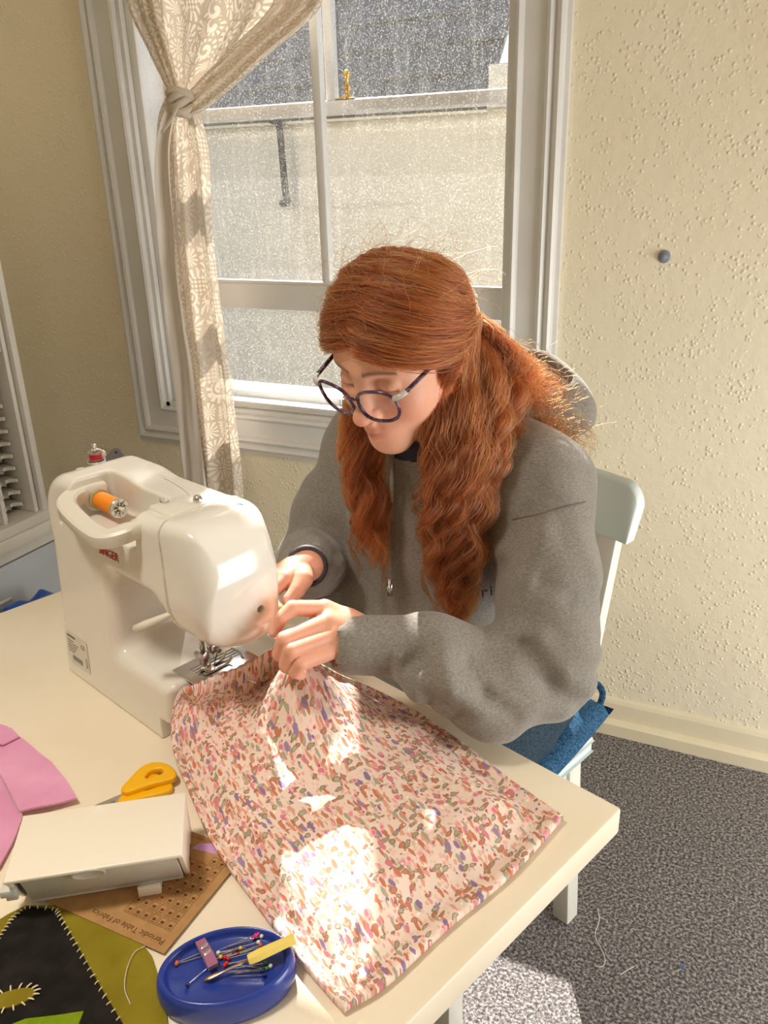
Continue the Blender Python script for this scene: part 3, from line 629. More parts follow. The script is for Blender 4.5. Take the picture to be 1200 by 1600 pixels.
# removable accessory box of the machine
M['abs'] = mat('white_abs_plastic', srgb(236, 228, 212), 0.32); M['abs_grey'] = mat('grey_white_plastic', srgb(206, 204, 196), 0.4)
P0, P1, P2, P3 = Vector((-0.5841, 0.3702, 0.8000)), Vector((-0.4536, 0.4604, 0.8000)), Vector((-0.5009, 0.5396, 0.8000)), Vector((-0.6358, 0.4389, 0.8000))
bx = ((P1-P0)+(P2-P3)).normalized(); by = Vector((-bx.y, bx.x, 0)); bl_ = ((P1-P0).length+(P2-P3).length)/2; bd = 0.5*((P3-P0).dot(by)+(P2-P1).dot(by))
ab = thing('accessory_box', Vector((*P0.xy, 0.7405)), label='white plastic accessory box taken off the machine, standing on the card', cat='storage box')
AM = frame_mtx((0, 0, 0), bx, by, (0, 0, 1))
def abx(name, prof, x0, x1, m, bev=0.002):
    """profile in (y,z) extruded along the box length"""
    bm = bmesh.new(); a = [bm.verts.new((x0, y, z)) for y, z in prof]; b = [bm.verts.new((x1, y, z)) for y, z in prof]
    bm.faces.new(a); bm.faces.new(b[::-1])
    for k in range(len(prof)): bm.faces.new((a[k], a[(k+1) % len(prof)], b[(k+1) % len(prof)], b[k]))
    bmesh.ops.recalc_face_normals(bm, faces=bm.faces)
    if bev: bmesh.ops.bevel(bm, geom=list(bm.edges), offset=bev, segments=3, profile=0.5, affect='EDGES')
    bm.transform(AM); return obj(name, bm, m, ab, auto=35)
Hb = 0.0595
abx('shell', [(0, Hb-0.004), (0, Hb), (bd, Hb), (bd+0.004, 0.004), (bd-0.006, 0.004), (bd-0.006, Hb-0.006), (0.006, Hb-0.006)], 0, bl_, 'abs', 0.0012)
abx('tray_front', [(0.004, Hb-0.0055), (0.0075, Hb-0.0055), (0.030, 0.006), (0.0265, 0.006)], 0.012, bl_-0.006, 'abs_grey', 0.0008)
abx('tray_bottom', [(0.026, 0.004), (0.026, 0.008), (bd-0.008, 0.008), (bd-0.008, 0.004)], 0.012, bl_-0.006, 'abs_grey', 0.0008)
abx('end_wall', [(0.001, Hb-0.003), (bd, Hb-0.003), (bd+0.004, 0.000), (bd-0.016, 0.000), (bd-0.018, 0.010), (0.044, 0.010), (0.040, -0.0), (0.033, -0.0)], bl_-0.005, bl_, 'abs', 0.0008)
abx('end_wall', [(0.001, Hb-0.003), (bd, Hb-0.003), (bd+0.003, 0.006), (0.034, 0.006)], 0, 0.005, 'abs', 0.0008)
bm = bmesh.new(); lathe(bm, [(0, 0), (0.016, 0), (0.0165, 0.0012), (0.0145, 0.0016), (0.013, 0.0008), (0, 0.0008)], 28, sx=1, sy=0.55)
rotf = Matrix.Translation((bl_*0.46, 0.0035, Hb-0.0085)) @ Matrix.Rotation(math.radians(90+22), 4, 'X')
bm.transform(AM @ rotf); obj('finger_grip', bm, 'abs_grey', ab, auto=40)
bm = bmesh.new(); box(bm, (bl_*0.70, 0.012, 0.0), (bl_*0.70+0.022, 0.040, 0.004), 0.0008); box(bm, (bl_*0.70, 0.012, 0.0), (bl_*0.70+0.022, 0.016, 0.014), 0.0008); bm.transform(AM); obj('clip_tab', bm, 'abs', ab, auto=40)
bm = bmesh.new(); box(bm, (-0.008, 0.006, 0.034), (0.006, 0.030, 0.042), 0.001); box(bm, (-0.005, 0.010, 0.026), (0.006, 0.026, 0.034), 0.001); bm.transform(AM); obj('hinge_lug', bm, 'abs_grey', ab, auto=40)

# scissors with yellow handles
M['yellow'] = mat('yellow_plastic', srgb(240, 182, 14), 0.35); M['yellow_pale'] = mat('pale_yellow_plastic', srgb(238, 216, 116), 0.4)
sc = thing('scissors', (-0.5914, 0.5700, 0.7420), label='scissors with yellow plastic handles lying behind the white box', cat='scissors')
SCL = Matrix.Translation(-sc.location)
def ring_plate(name, outer, inner, z0, z1, m, parent):
    bm = bmesh.new(); n = len(outer); L = [[bm.verts.new((p[0], p[1], z)) for p in pts] for z in (z0, z1) for pts in (outer, inner)]
    o0, i0, o1, i1 = L
    for k in range(n):
        j = (k+1) % n
        bm.faces.new((o0[k], o0[j], o1[j], o1[k])); bm.faces.new((i0[k], i1[k], i1[j], i0[j])); bm.faces.new((o1[k], o1[j], i1[j], i1[k])); bm.faces.new((o0[k], i0[k], i0[j], o0[j]))
    bmesh.ops.recalc_face_normals(bm, faces=bm.faces)
    sharp = [e for e in bm.edges if e.calc_face_angle(0) > 1.0]
    bmesh.ops.bevel(bm, geom=sharp, offset=0.0022, segments=3, profile=0.5, affect='EDGES')
    bm.transform(Matrix.Translation(-parent.location)); return obj(name, bm, m, parent, auto=50)
def closed(pts, n):
    P = np.array(pts); Q = np.vstack([P[-2:], P, P[:3]]); c = catmull(Q, (len(Q)-1)*12+1); c = c[24:-24-12+12]
    idx = np.linspace(0, len(c)-1, n, endpoint=False).astype(int); return c[idx]
oo = closed([(-0.6154, 0.5550, 0.7420), (-0.6184, 0.5738, 0.7420), (-0.6194, 0.5942, 0.7420), (-0.6106, 0.6080, 0.7420), (-0.5939, 0.6114, 0.7420), (-0.5766, 0.6052, 0.7420), (-0.5694, 0.5961, 0.7420), (-0.5749, 0.5866, 0.7420), (-0.5887, 0.5735, 0.7420), (-0.6008, 0.5567, 0.7420), (-0.6068, 0.5518, 0.7420)], 44)
ii = closed([(-0.6023, 0.5819, 0.7420), (-0.6048, 0.5894, 0.7420), (-0.6014, 0.5969, 0.7420), (-0.5951, 0.6009, 0.7420), (-0.5893, 0.5985, 0.7420), (-0.5891, 0.5925, 0.7420), (-0.5939, 0.5856, 0.7420), (-0.5988, 0.5811, 0.7420)], 44)
def align(outer, inner):
    c = inner.mean(0); res = []
    ao = np.arctan2(outer[:, 1]-c[1], outer[:, 0]-c[0]); ai = np.arctan2(inner[:, 1]-c[1], inner[:, 0]-c[0])
    k = int(np.argmin(np.abs(np.angle(np.exp(1j*(ai-ao[0])))))); inner = np.roll(inner, -k, 0)
    if np.angle(np.exp(1j*(np.arctan2(inner[3, 1]-c[1], inner[3, 0]-c[0])-np.arctan2(inner[0, 1]-c[1], inner[0, 0]-c[0])))) * np.angle(np.exp(1j*(ao[3]-ao[0]))) < 0: inner = np.roll(inner[::-1], 1, 0)
    return outer, inner
oo, ii = align(oo, ii)
ring_plate('handle', oo, ii, 0.746, 0.754, 'yellow', sc)
off = np.array([0.008, -0.022, 0])
ring_plate('handle', oo*1.0+np.array([0.004, -0.013, 0]), ii+np.array([0.004, -0.013, 0]), 0.7408, 0.7475, 'yellow', sc)
p = Vector((-0.6079, 0.5523, 0.7440)); d = (Vector((-0.6211, 0.5374, 0.7440))-Vector((-0.5983, 0.5787, 0.7440))).normalized(); s_ = Vector((-d.y, d.x, 0))
for k, (z0, sg) in enumerate(((0.7455, 1), (0.7430, -1))):
    bm = bmesh.new(); prism(bm, [p-d*0.012+s_*0.006, p+d*0.02+s_*0.006*0.9, p+d*0.085+s_*0.0005*sg, p+d*0.03-s_*0.006, p-d*0.012-s_*0.006], z0, z0+0.0018, 0.0004); bm.transform(SCL); obj('blade', bm, 'steel', sc)
bm = bmesh.new(); lathe(bm, [(0, 0), (0.0035, 0), (0.0035, 0.0012), (0, 0.0016)], 14, Matrix.Translation(p+d*0.016+Vector((0, 0, 0.0035)))); bm.transform(SCL); obj('pivot_screw', bm, 'steel', sc)

# ------------------------------------------------------------------ magnetic pin dish
M['blue_plastic'] = mat('blue_gloss_plastic', srgb(38, 62, 150), 0.22, spec=0.5)
dc = Vector((-0.3605, 0.4035, ZT+0.0006)); dang = math.atan2(0.0714, 0.099)
pd = thing('pin_dish', dc, dang, label='oval blue magnetic pin dish at the front of the table', cat='pin dish')
bm = bmesh.new()
lathe(bm, [(0, 0), (0.90, 0), (0.955, 0.0015), (0.985, 0.006), (1.0, 0.013), (0.985, 0.022), (0.955, 0.027), (0.92, 0.029), (0.885, 0.028), (0.855, 0.0245), (0.835, 0.0215), (0.80, 0.0205), (0, 0.0205)], 72, sx=0.0605, sy=0.0400)
obj('dish', bm, 'blue_plastic', pd, smooth=True)
ZD = ZT+0.0006+0.0205
HC = {'red': srgb(206, 36, 36), 'white': srgb(236, 232, 224), 'yellow': srgb(232, 190, 50), 'green': srgb(60, 130, 70), 'navy': srgb(28, 38, 100), 'orange': srgb(206, 96, 60), 'pale blue': srgb(160, 196, 214), 'dark red': srgb(120, 30, 40), 'magenta': srgb(214, 44, 122)}
for k, c in HC.items(): M['pin_'+k] = mat('bead_'+k.replace(' ', '_'), c, 0.25)
M['pin_steel'] = mat('pin_steel', (0.75, 0.74, 0.72), 0.25, 1.0)
PINLEN = 0.030
bm = bmesh.new(); tube(bm, [(0, 0, 0), (PINLEN-0.004, 0, 0), (PINLEN, 0, 0)], [0.00042, 0.00040, 0.0001], 6); SHAFT = bpy.data.meshes.new('shaft'); bm.to_mesh(SHAFT); bm.free(); SHAFT.materials.append(M['pin_steel'])
HEADS = {}
for k in HC:
    bm = bmesh.new(); bmesh.ops.create_icosphere(bm, subdivisions=2, radius=0.0019); me = bpy.data.meshes.new('bead'); bm.to_mesh(me); bm.free(); me.materials.append(M['pin_'+k]); me.polygons.foreach_set('use_smooth', [True]*len(me.polygons)); HEADS[k] = me
PIN_LABELS = ['orange bead pin with its head nearest the left end of the blue dish', 'second orange bead pin, just behind the leftmost orange one in the dish', 'navy bead pin lying apart at the front of the blue dish', 'white bead pin nearer the clip of the two beside the magenta disc', 'white bead pin touching the magenta disc at the back of the dish', 'pale blue bead pin right behind the pink clip', 'white bead pin against the middle of the pink clip', 'yellow bead pin farther back, between clip and pale yellow handle', 'red bead pin farthest back in the red cluster beside the clip', 'red bead pin at the right of the red cluster beside the clip', 'red bead pin nearest the front of the red cluster', 'red bead pin second from the front of the red cluster', 'yellow bead pin tucked against the red cluster by the clip', 'dark red bead pin farther back, behind the red cluster', 'orange bead pin just behind the pale yellow handle', 'green bead pin farthest back in front of the pale yellow handle', 'green bead pin nearest the right rim, under the yellow handle', 'navy bead pin nearest the front of the bundle under the yellow handle', 'white bead pin sticking out in front of the pale yellow handle', 'navy bead pin behind the frontmost navy one, under the yellow handle', 'dark red bead pin nearer the pale yellow handle', 'green bead pin in front of the other two green ones', 'x']
def dpin(k, c, head, tip, z, lift=0.0, length=None):
    h = Vector(head); t_ = Vector(tip); d = t_-h; d.z = 0; a = math.atan2(d.y, d.x); h.z = z
    L_ = length or min(0.034, max(0.022, d.length))
    o = thing('sewing_pin', h, a, label=PIN_LABELS[k], cat='pin', group='pins in the magnetic dish')
    o.rotation_euler = (0, lift, a)
    s = bpy.data.objects.new('shaft', SHAFT); COL.objects.link(s); s.parent = o; s.scale = (L_/PINLEN, 1, 1)
    b = bpy.data.objects.new('bead', HEADS[c]); COL.objects.link(b); b.parent = o
zz = ZD+0.0020
PINS = [('orange', (-0.4033, 0.3893, 0.7625), (-0.3866, 0.4058, 0.7625)), ('orange', (-0.4036, 0.3906, 0.7625), (-0.3847, 0.4146, 0.7625)), ('navy', (-0.3817, 0.3766, 0.7625), (-0.3746, 0.4007, 0.7625)), ('white', (-0.3490, 0.4369, 0.7625), (-0.3741, 0.4143, 0.7625)),
 ('white', (-0.3497, 0.4432, 0.7625), (-0.3742, 0.4192, 0.7625)), ('pale blue', (-0.3760, 0.4141, 0.7625), (-0.3525, 0.4339, 0.7625)), ('white', (-0.3762, 0.4133, 0.7625), (-0.3561, 0.4279, 0.7625)), ('yellow', (-0.3605, 0.4253, 0.7625), (-0.3748, 0.4104, 0.7625)),
 ('red', (-0.3673, 0.4115, 0.7625), (-0.3485, 0.4299, 0.7625)), ('red', (-0.3640, 0.4116, 0.7625), (-0.3450, 0.4286, 0.7625)), ('red', (-0.3637, 0.4055, 0.7625), (-0.3448, 0.4222, 0.7625)), ('red', (-0.3633, 0.4077, 0.7625), (-0.3406, 0.4199, 0.7625)), ('yellow', (-0.3714, 0.4105, 0.7625), (-0.3512, 0.4258, 0.7625)),
 ('dark red', (-0.3631, 0.4191, 0.7625), (-0.3769, 0.4038, 0.7625)), ('orange', (-0.3456, 0.4348, 0.7625), (-0.3643, 0.4150, 0.7625)), ('green', (-0.3323, 0.4215, 0.7625), (-0.3547, 0.4060, 0.7625)), ('green', (-0.3280, 0.4178, 0.7625), (-0.3550, 0.4093, 0.7625)),
 ('navy', (-0.3263, 0.4111, 0.7625), (-0.3515, 0.3986, 0.7625)), ('white', (-0.3260, 0.4208, 0.7625), (-0.3506, 0.4010, 0.7625)), ('navy', (-0.3299, 0.4136, 0.7625), (-0.3584, 0.3989, 0.7625)), ('dark red', (-0.3595, 0.4200, 0.7625), (-0.3437, 0.4349, 0.7625)), ('green', (-0.3319, 0.4147, 0.7625), (-0.3575, 0.4014, 0.7625)), ('magenta', (-0.3557, 0.4428, 0.7625), (-0.3779, 0.4147, 0.7625))]
for k, (c, h, tp) in enumerate(PINS): dpin(k, c, h, tp, zz+0.0003*(k % 5), 0.0)
# flat magenta flower head on the last pin
bm = bmesh.new(); lathe(bm, [(0, -0.001), (0.0042, -0.001), (0.005, 0), (0.0042, 0.001), (0, 0.0012)], 18); fh = obj('flower_head', bm, 'pin_magenta', None, smooth=True)
last = [o for o in bpy.data.objects if o.name.startswith('sewing_pin')][-1]
last['label'] = 'flower head pin with a flat magenta disc in the blue dish'; fh.parent = last; fh.rotation_euler = (0.5, 0.5, 0)
# sewing clip
M['clip_pink'] = mat('translucent_pink_plastic', srgb(226, 150, 190), 0.15, **{'Transmission Weight': 0.55, 'IOR': 1.3}); M['clip_clear'] = mat('clear_plastic', srgb(226, 220, 226), 0.12, **{'Transmission Weight': 0.8, 'IOR': 1.3})
c0 = Vector((-0.3957, 0.4140, 0.7720)); c1 = Vector((-0.3690, 0.3974, 0.7720)); d = (c1-c0); d.z = 0; cl_ = d.length; ca = math.atan2(d.y, d.x)
cp = thing('sewing_clip', (c0.x, c0.y, ZD), ca, label='pink plastic sewing clip with steel spring lying in the blue dish', cat='clip')
bm = bmesh.new(); box(bm, (0, -0.0045, 0.0045), (cl_, 0.0045, 0.0058), 0.0005); obj('lower_jaw', bm, 'clip_clear', cp, auto=40)
bm = bmesh.new(); prof = [(0, 0.0070), (cl_*0.3, 0.0085), (cl_*0.65, 0.0102), (cl_, 0.0075)]
for a, b in zip(prof[:-1], prof[1:]):
    vs = box(bm, (a[0], -0.0045, 0), (b[0], 0.0045, 0.0013))
    for v in vs: v.co.z += a[1] if abs(v.co.x-a[0]) < 1e-6 else b[1]
bmesh.ops.remove_doubles(bm, verts=bm.verts, dist=1e-5); obj('upper_jaw', bm, 'clip_pink', cp, auto=40)
bm = bmesh.new()
for x in (0.28, 0.52): box(bm, (cl_*x, -0.0036, 0.0040), (cl_*(x+0.13), 0.0036, 0.0118), 0.001)
obj('spring', bm, 'steel', cp, auto=40)
bm = bmesh.new(); box(bm, (cl_*0.1, -0.004, 0.0002), (cl_*0.9, 0.004, 0.0045), 0.0005); obj('base_bar', bm, 'clip_pink', cp, auto=40)
# seam ripper
M['copper'] = mat('coppery_steel', srgb(214, 176, 140), 0.3, 1.0)
h0 = Vector((-0.3427, 0.4125, 0.7720)); h1 = Vector((-0.3133, 0.4431, 0.7790)); t0 = Vector((-0.3718, 0.3843, 0.7640))
sr = thing('seam_ripper', h0, label='seam ripper with pale yellow handle resting across the blue dish', cat='seam ripper')
d = (h1-h0); bm = bmesh.new(); q = [h0+d*u for u in (0, 0.05, 0.2, 0.5, 0.8, 0.95, 1.0)]
tube(bm, q, [0.0048, 0.0056, 0.0062, 0.0060, 0.0056, 0.0060, 0.0056], 6, flat=0.75); bm.transform(Matrix.Translation(-sr.location)); obj('handle', bm, 'yellow_pale', sr, auto=35)
d = (t0-h0); bm = bmesh.new(); tube(bm, [h0, h0+d*0.6, h0+d*0.72, h0+d*0.86, t0], [0.0013, 0.0013, 0.0026, 0.0026, 0.0004], 8, flat=0.45); bm.transform(Matrix.Translation(-sr.location)); obj('blade', bm, 'copper', sr, smooth=True)

# ------------------------------------------------------------------ signed-distance modelling (numpy surface nets)
def smin(a, b, k): h = np.clip(0.5+0.5*(b-a)/k, 0, 1); return b+(a-b)*h-k*h*(1-h)
def smax(a, b, k): return -smin(-a, -b, k)
def s_cone(P, a, b, r1, r2):
    a = np.asarray(a, float); b = np.asarray(b, float); d = b-a
    h = np.clip(((P-a)@d)/max(1e-12, d@d), 0, 1); return np.linalg.norm(P-a-h[:, None]*d, axis=1)-(r1+(r2-r1)*h)
def s_ell(P, c, r, R=None):
    q = P-np.asarray(c, float)
    if R is not None: q = q@np.asarray(R)
    r = np.asarray(r, float); k0 = np.linalg.norm(q/r, axis=1); k1 = np.linalg.norm(q/(r*r), axis=1)
    return k0*(k0-1)/np.maximum(k1, 1e-9)
def s_box(P, lo, hi, r=0.0):
    lo = np.asarray(lo, float); hi = np.asarray(hi, float)
    q = np.abs(P-(lo+hi)/2)-(hi-lo)/2+r; return np.linalg.norm(np.maximum(q, 0), axis=1)+np.minimum(q.max(1), 0)-r
def s_rect2(x, y, lo, hi, r):
    qx = np.abs(x-(lo[0]+hi[0])/2)-(hi[0]-lo[0])/2+r; qy = np.abs(y-(lo[1]+hi[1])/2)-(hi[1]-lo[1])/2+r
    return np.hypot(np.maximum(qx, 0), np.maximum(qy, 0))+np.minimum(np.maximum(qx, qy), 0)-r
def s_extr(d2, z, z0, z1, r):
    w1 = d2+r; w2 = np.abs(z-(z0+z1)/2)-(z1-z0)/2+r
    return np.minimum(np.maximum(w1, w2), 0)+np.hypot(np.maximum(w1, 0), np.maximum(w2, 0))-r
class Prims:
    """smooth-union list with bounding spheres, so far primitives are skipped"""
    def __init__(s): s.L = []
    def cone(s, a, b, r1, r2=None, k=0.01): r2 = r1 if r2 is None else r2; c = (np.array(a, float)+np.array(b, float))/2; s.L.append((lambda P: s_cone(P, a, b, r1, r2), c, np.linalg.norm(np.array(a)-np.array(b))/2+max(r1, r2), k, 1))
    def chain(s, pts, rads, k=0.004):
        for i in range(len(pts)-1): s.cone(pts[i], pts[i+1], rads[i], rads[i+1], k)
    def ell(s, c, r, R=None, k=0.01, sign=1): s.L.append((lambda P: s_ell(P, c, r, R), np.array(c, float), max(r), k, sign))
    def cut_cone(s, a, b, r1, r2=None, k=0.01): s.cone(a, b, r1, r2, k); s.L[-1] = s.L[-1][:4]+(-1,)
    def fn(s, P, c, rad):
        d = None
        for f, cc, rr, k, sg in s.L:
            if np.linalg.norm(cc-c) > rad+rr+k*2+0.02: continue
            v = f(P)
            if sg > 0: d = v if d is None else smin(d, v, k)
            elif d is not None: d = smax(d, -v, k)
        return np.full(len(P), 1.0) if d is None else d
def sdf_mesh(fn, lo, hi, h, cell=24):
    """fn(P, centre, radius) -> distance; returns vertices, quads. Works block by block, only near the surface."""
    lo = np.asarray(lo, float); N = np.ceil((np.asarray(hi)-lo)/h).astype(int); nb = np.ceil(N/cell).astype(int)
    keys, pos, quads = [], [], []
    big = np.array([1, 4096, 4096*4096], dtype=np.int64)
    rr = np.arange(-1, cell+1)
    I, J, K = np.meshgrid(rr, rr, rr, indexing='ij'); base = np.stack([I, J, K], -1).reshape(-1, 3); n = cell+2
    rad = cell*h*0.87+2*h
    for bi in range(nb[0]):
        for bj in range(nb[1]):
            for bk in range(nb[2]):
                o = np.array([bi, bj, bk])*cell; c = lo+(o+cell/2)*h
                if abs(fn(c[None, :], c, rad*1.05)[0]) > rad*1.25: continue
                P = lo+(base+o)*h; D = fn(P, c, rad).reshape(n, n, n); Sg = D < 0
                if Sg.all() or not Sg.any(): continue
                # cells are corner (i..i+1); arrays over i = -1..cell-1
                cnt = np.zeros((n-1,)*3); acc = np.zeros((n-1,)*3+(3,))
                for ax in range(3):
                    a = [slice(None)]*3; b = [slice(None)]*3; a[ax] = slice(0, -1); b[ax] = slice(1, None)
                    Da, Db = D[tuple(a)], D[tuple(b)]; cr = (Da < 0) != (Db < 0)
                    tt = np.where(cr, Da/np.where(cr, Da-Db, 1), 0)
                    o1, o2 = [x for x in range(3) if x != ax]
                    for u in (0, 1):
                        for w in (0, 1):
                            s_ = [slice(None)]*3; s_[o1] = slice(u, n-1+u); s_[o2] = slice(w, n-1+w)
                            c1 = cr[tuple(s_)]; cnt += c1; t1 = tt[tuple(s_)]
                            acc[..., ax] += np.where(c1, t1, 0); acc[..., o1] += np.where(c1, u, 0); acc[..., o2] += np.where(c1, w, 0)
                m = cnt > 0; ijk = np.argwhere(m); vp = acc[m]/cnt[m][:, None]
                gi = ijk-1+o; keys.append((gi+2)@big); pos.append(lo+(gi+vp)*h)
                for ax in range(3):
                    o1, o2 = [(1, 2), (2, 0), (0, 1)][ax]
                    s0 = [slice(1, n-1)]*3; s1 = list(s0); s1[ax] = slice(2, n)
                    A, B = Sg[tuple(s0)], Sg[tuple(s1)]; e = np.argwhere(A != B)
                    if not len(e): continue
                    inside = A[tuple(e.T)]; g = e+o
                    q = []
                    for du, dw in ((1, 1), (0, 1), (0, 0), (1, 0)):
                        t_ = g.copy(); t_[:, o1] -= du; t_[:, o2] -= dw; q.append((t_+2)@big)
                    q = np.stack(q, 1); q[~inside] = q[~inside][:, ::-1]; quads.append(q)
    keys = np.concatenate(keys); pos = np.concatenate(pos); quads = np.concatenate(quads)
    uk, ix = np.unique(keys, return_index=True); V = pos[ix]
    qi = np.searchsorted(uk, quads); qi = np.clip(qi, 0, len(uk)-1); ok = (uk[qi] == quads).all(1)
    return V, qi[ok]
def np_mesh(name, V, F, m, parent=None, smooth=True, attr=None, mtx=None):
    me = bpy.data.meshes.new(name); V = np.asarray(V, np.float32); F = np.asarray(F, np.int32)
    k = F.shape[1]; me.vertices.add(len(V)); me.vertices.foreach_set('co', V.ravel())
    me.loops.add(F.size); me.loops.foreach_set('vertex_index', F.ravel())
    me.polygons.add(len(F)); me.polygons.foreach_set('loop_start', np.arange(0, F.size, k, dtype=np.int32)); me.polygons.foreach_set('loop_total', np.full(len(F), k, np.int32))
    me.update(calc_edges=True); me.validate()
    if attr is not None:
        a = me.color_attributes.new('Col', 'FLOAT_COLOR', 'POINT'); a.data.foreach_set('color', np.concatenate([attr, np.ones((len(V), 1))], 1).astype(np.float32).ravel())
    o = link(name, me, m, parent, smooth)
    return o

# ------------------------------------------------------------------ sewing machine
MO = Vector((-0.8799, 0.7359, 0.7405)); MX = Vector((0.9520, -0.3061, 0)); MY = Vector((0.3061, 0.9520, 0))
mc = thing('sewing_machine', MO, math.atan2(MX.y, MX.x), label='cream white sewing machine seen from its back with carry handle', cat='sewing machine')
m = M['machine'] = mat('machine_gloss_plastic', srgb(228, 225, 216), 0.16, spec=0.5, **{'Coat Weight': 0.25, 'Coat Roughness': 0.05})
M['machine_dark'] = mat('dark_slot', srgb(70, 64, 58), 0.5); M['red_ink'] = mat('red_print_ink', srgb(186, 40, 40), 0.4); M['grey_ink'] = mat('grey_print_ink', srgb(96, 96, 96), 0.6)
M['machine_matt'] = mat('machine_satin_plastic', srgb(224, 220, 208), 0.35)
def sh(P):   # the back and sides lean in a little with height
    Q = P.copy(); Q[:, 0] = P[:, 0]-0.045*P[:, 2]; Q[:, 1] = P[:, 1]-0.04*P[:, 2]; return Q
def body_solid(P):
    Q = sh(P); x, y, z = Q.T
    base = s_rect2(x, z, (0.0, -0.1), (0.275, 0.085), 0.010)
    col = s_rect2(x, z, (0.0, -0.1), (0.148, 0.303), 0.050)
    arm = s_rect2(x, z, (0.0, 0.205), (0.374, 0.303), 0.050)
    head = s_rect2(x, z, (0.262, 0.130), (0.358, 0.303), 0.045)
    d2 = smin(smin(base, col, 0.020), smin(arm, head, 0.030), 0.028)
    sq = np.maximum(x-0.0, -x); 
    yt = s_extr(d2, y, 0.0, 0.122, 0.016)
    # softer back lower corner of the head and rounded top
    cut = ((z-0.175)*0.62-(y+0.002)*0.78)*-1
    hd = np.where(x > 0.19, -(z-0.176)*0.75-(y-0.004)*0.66, -1)
    hd = hd-np.clip((0.268-x), 0, 1)*1.2-np.where(z < 0.10, 1, 0)
    yt = smax(smax(yt, hd, 0.03), 0.0-z, 0.003)
    return yt
def pocket(P): return s_box(P, (0.088, -0.05, 0.258), (0.236, 0.070, 0.36), 0.008)
def fn_body(P, c, r):
    d = body_solid(P)
    d = smax(d, -pocket(P), 0.004)
    d = smax(d, P[:, 0]-(0.2925-0.06*np.clip((P[:, 2]-0.22), 0, 1)+0.25*np.clip(0.19-P[:, 2], 0, 1)*0), 0.0006)*1.0 if True else d
    bed = body_solid(P); low = np.maximum(bed, P[:, 2]-0.13)
    d = np.minimum(d, low)
    d = np.maximum(d, -s_box(P, (0.250, -0.02, -0.02), (0.30, 0.16, 0.030), 0.002))
    d = np.maximum(d, -s_cone(P, (0.050, -0.02, 0.245), (0.050, 0.02, 0.245), 0.0032, 0.0032))
    return d
V, F = sdf_mesh(fn_body, (-0.02, -0.02, -0.006), (0.40, 0.165, 0.32), 0.0021); np_mesh('body', V, F, 'machine', mc)
def fn_head(P, c, r):
    d = body_solid(P)+0.0006
    d = smax(d, (0.2940-0.06*np.clip((P[:, 2]-0.22), 0, 1))-P[:, 0], 0.0006); d = np.maximum(d, 0.12-P[:, 2])
    d = smax(d, np.linalg.norm((P-np.array([0.27, 0.066, 0.20]))/np.array([1.0, 1.25, 1.5]), axis=1)-0.109, 0.035)
    d = np.maximum(d, -s_cone(P, (0.33, 0.090, 0.190), (0.40, 0.090, 0.190), 0.0048, 0.0048))
    return d
V, F = sdf_mesh(fn_head, (0.27, -0.02, 0.11), (0.42, 0.165, 0.32), 0.0019); np_mesh('head_cover', V, F, 'machine', mc)
bm = bmesh.new(); lathe(bm, [(0, 0), (0.0044, 0), (0.0044, 0.002), (0, 0.002)], 18, Matrix.Translation((0.344, 0.090, 0.190)) @ Matrix.Rotation(math.pi/2, 4, 'Y')); obj('cover_screw', bm, 'machine_dark', mc, auto=40)
# carry handle folded down across the back
bm = bmesh.new()
path = [(0.092, 0.058, 0.290), (0.088, 0.034, 0.290), (0.090, 0.012, 0.288), (0.108, -0.004, 0.285), (0.150, -0.013, 0.281), (0.200, -0.019, 0.279), (0.226, -0.017, 0.280), (0.242, 0.006, 0.286), (0.252, 0.042, 0.292)]
PH = catmull(path, 60); sec = [(-0.011, -0.010), (0.009, -0.010), (0.012, -0.006), (0.012, 0.005), (0.009, 0.008), (-0.009, 0.008), (-0.012, 0.005), (-0.012, -0.006)]
rings = []
for i in range(60):
    d = PH[min(i+1, 59)]-PH[max(i-1, 0)]; d[2] = 0; d /= np.linalg.norm(d); nn = np.array([d[1], -d[0], 0]); w = 1.0 if 8 < i < 52 else 0.8
    rings.append([bm.verts.new(PH[i]+nn*a*w+np.array([0, 0, b])) for a, b in sec])
for a, b in zip(rings[:-1], rings[1:]):
    for k in range(8): bm.faces.new((a[k], a[(k+1) % 8], b[(k+1) % 8], b[k]))
bm.faces.new(rings[0]); bm.faces.new(rings[-1]); obj('carry_handle', bm, 'machine_matt', mc, auto=40)
bm = bmesh.new(); box(bm, (0.145, -0.016, 0.262), (0.212, 0.004, 0.275), 0.005, 3); obj('handle_grip_lip', bm, 'machine_matt', mc, auto=40)
# top panel with lid line, thread guides, bobbin winder stop
bm = bmesh.new(); box(bm, (0.236, 0.034, 0.2995), (0.286, 0.086, 0.3075), 0.004, 3); obj('thread_guide_plate', bm, 'machine_matt', mc, auto=40)
bm = bmesh.new(); lathe(bm, [(0, 0), (0.0055, 0), (0.006, 0.003), (0.0045, 0.007), (0.003, 0.0085), (0, 0.009)], 18, Matrix.Translation((0.272, 0.080, 0.3065))); obj('tension_screw', bm, 'steel', mc, auto=40)
bm = bmesh.new(); tube(bm, catmull([(0.238, 0.052, 0.3062), (0.241, 0.048, 0.312), (0.246, 0.050, 0.313), (0.247, 0.056, 0.309)], 12), 0.0011, 6); obj('thread_loop', bm, 'steel', mc, smooth=True)
bm = bmesh.new(); tube(bm, catmull([(0.293, 0.088, 0.303), (0.305, 0.098, 0.306), (0.316, 0.107, 0.307), (0.321, 0.110, 0.304), (0.318, 0.113, 0.302)], 18), 0.0016, 7, flat=0.7); obj('thread_hook', bm, 'steel', mc, smooth=True)
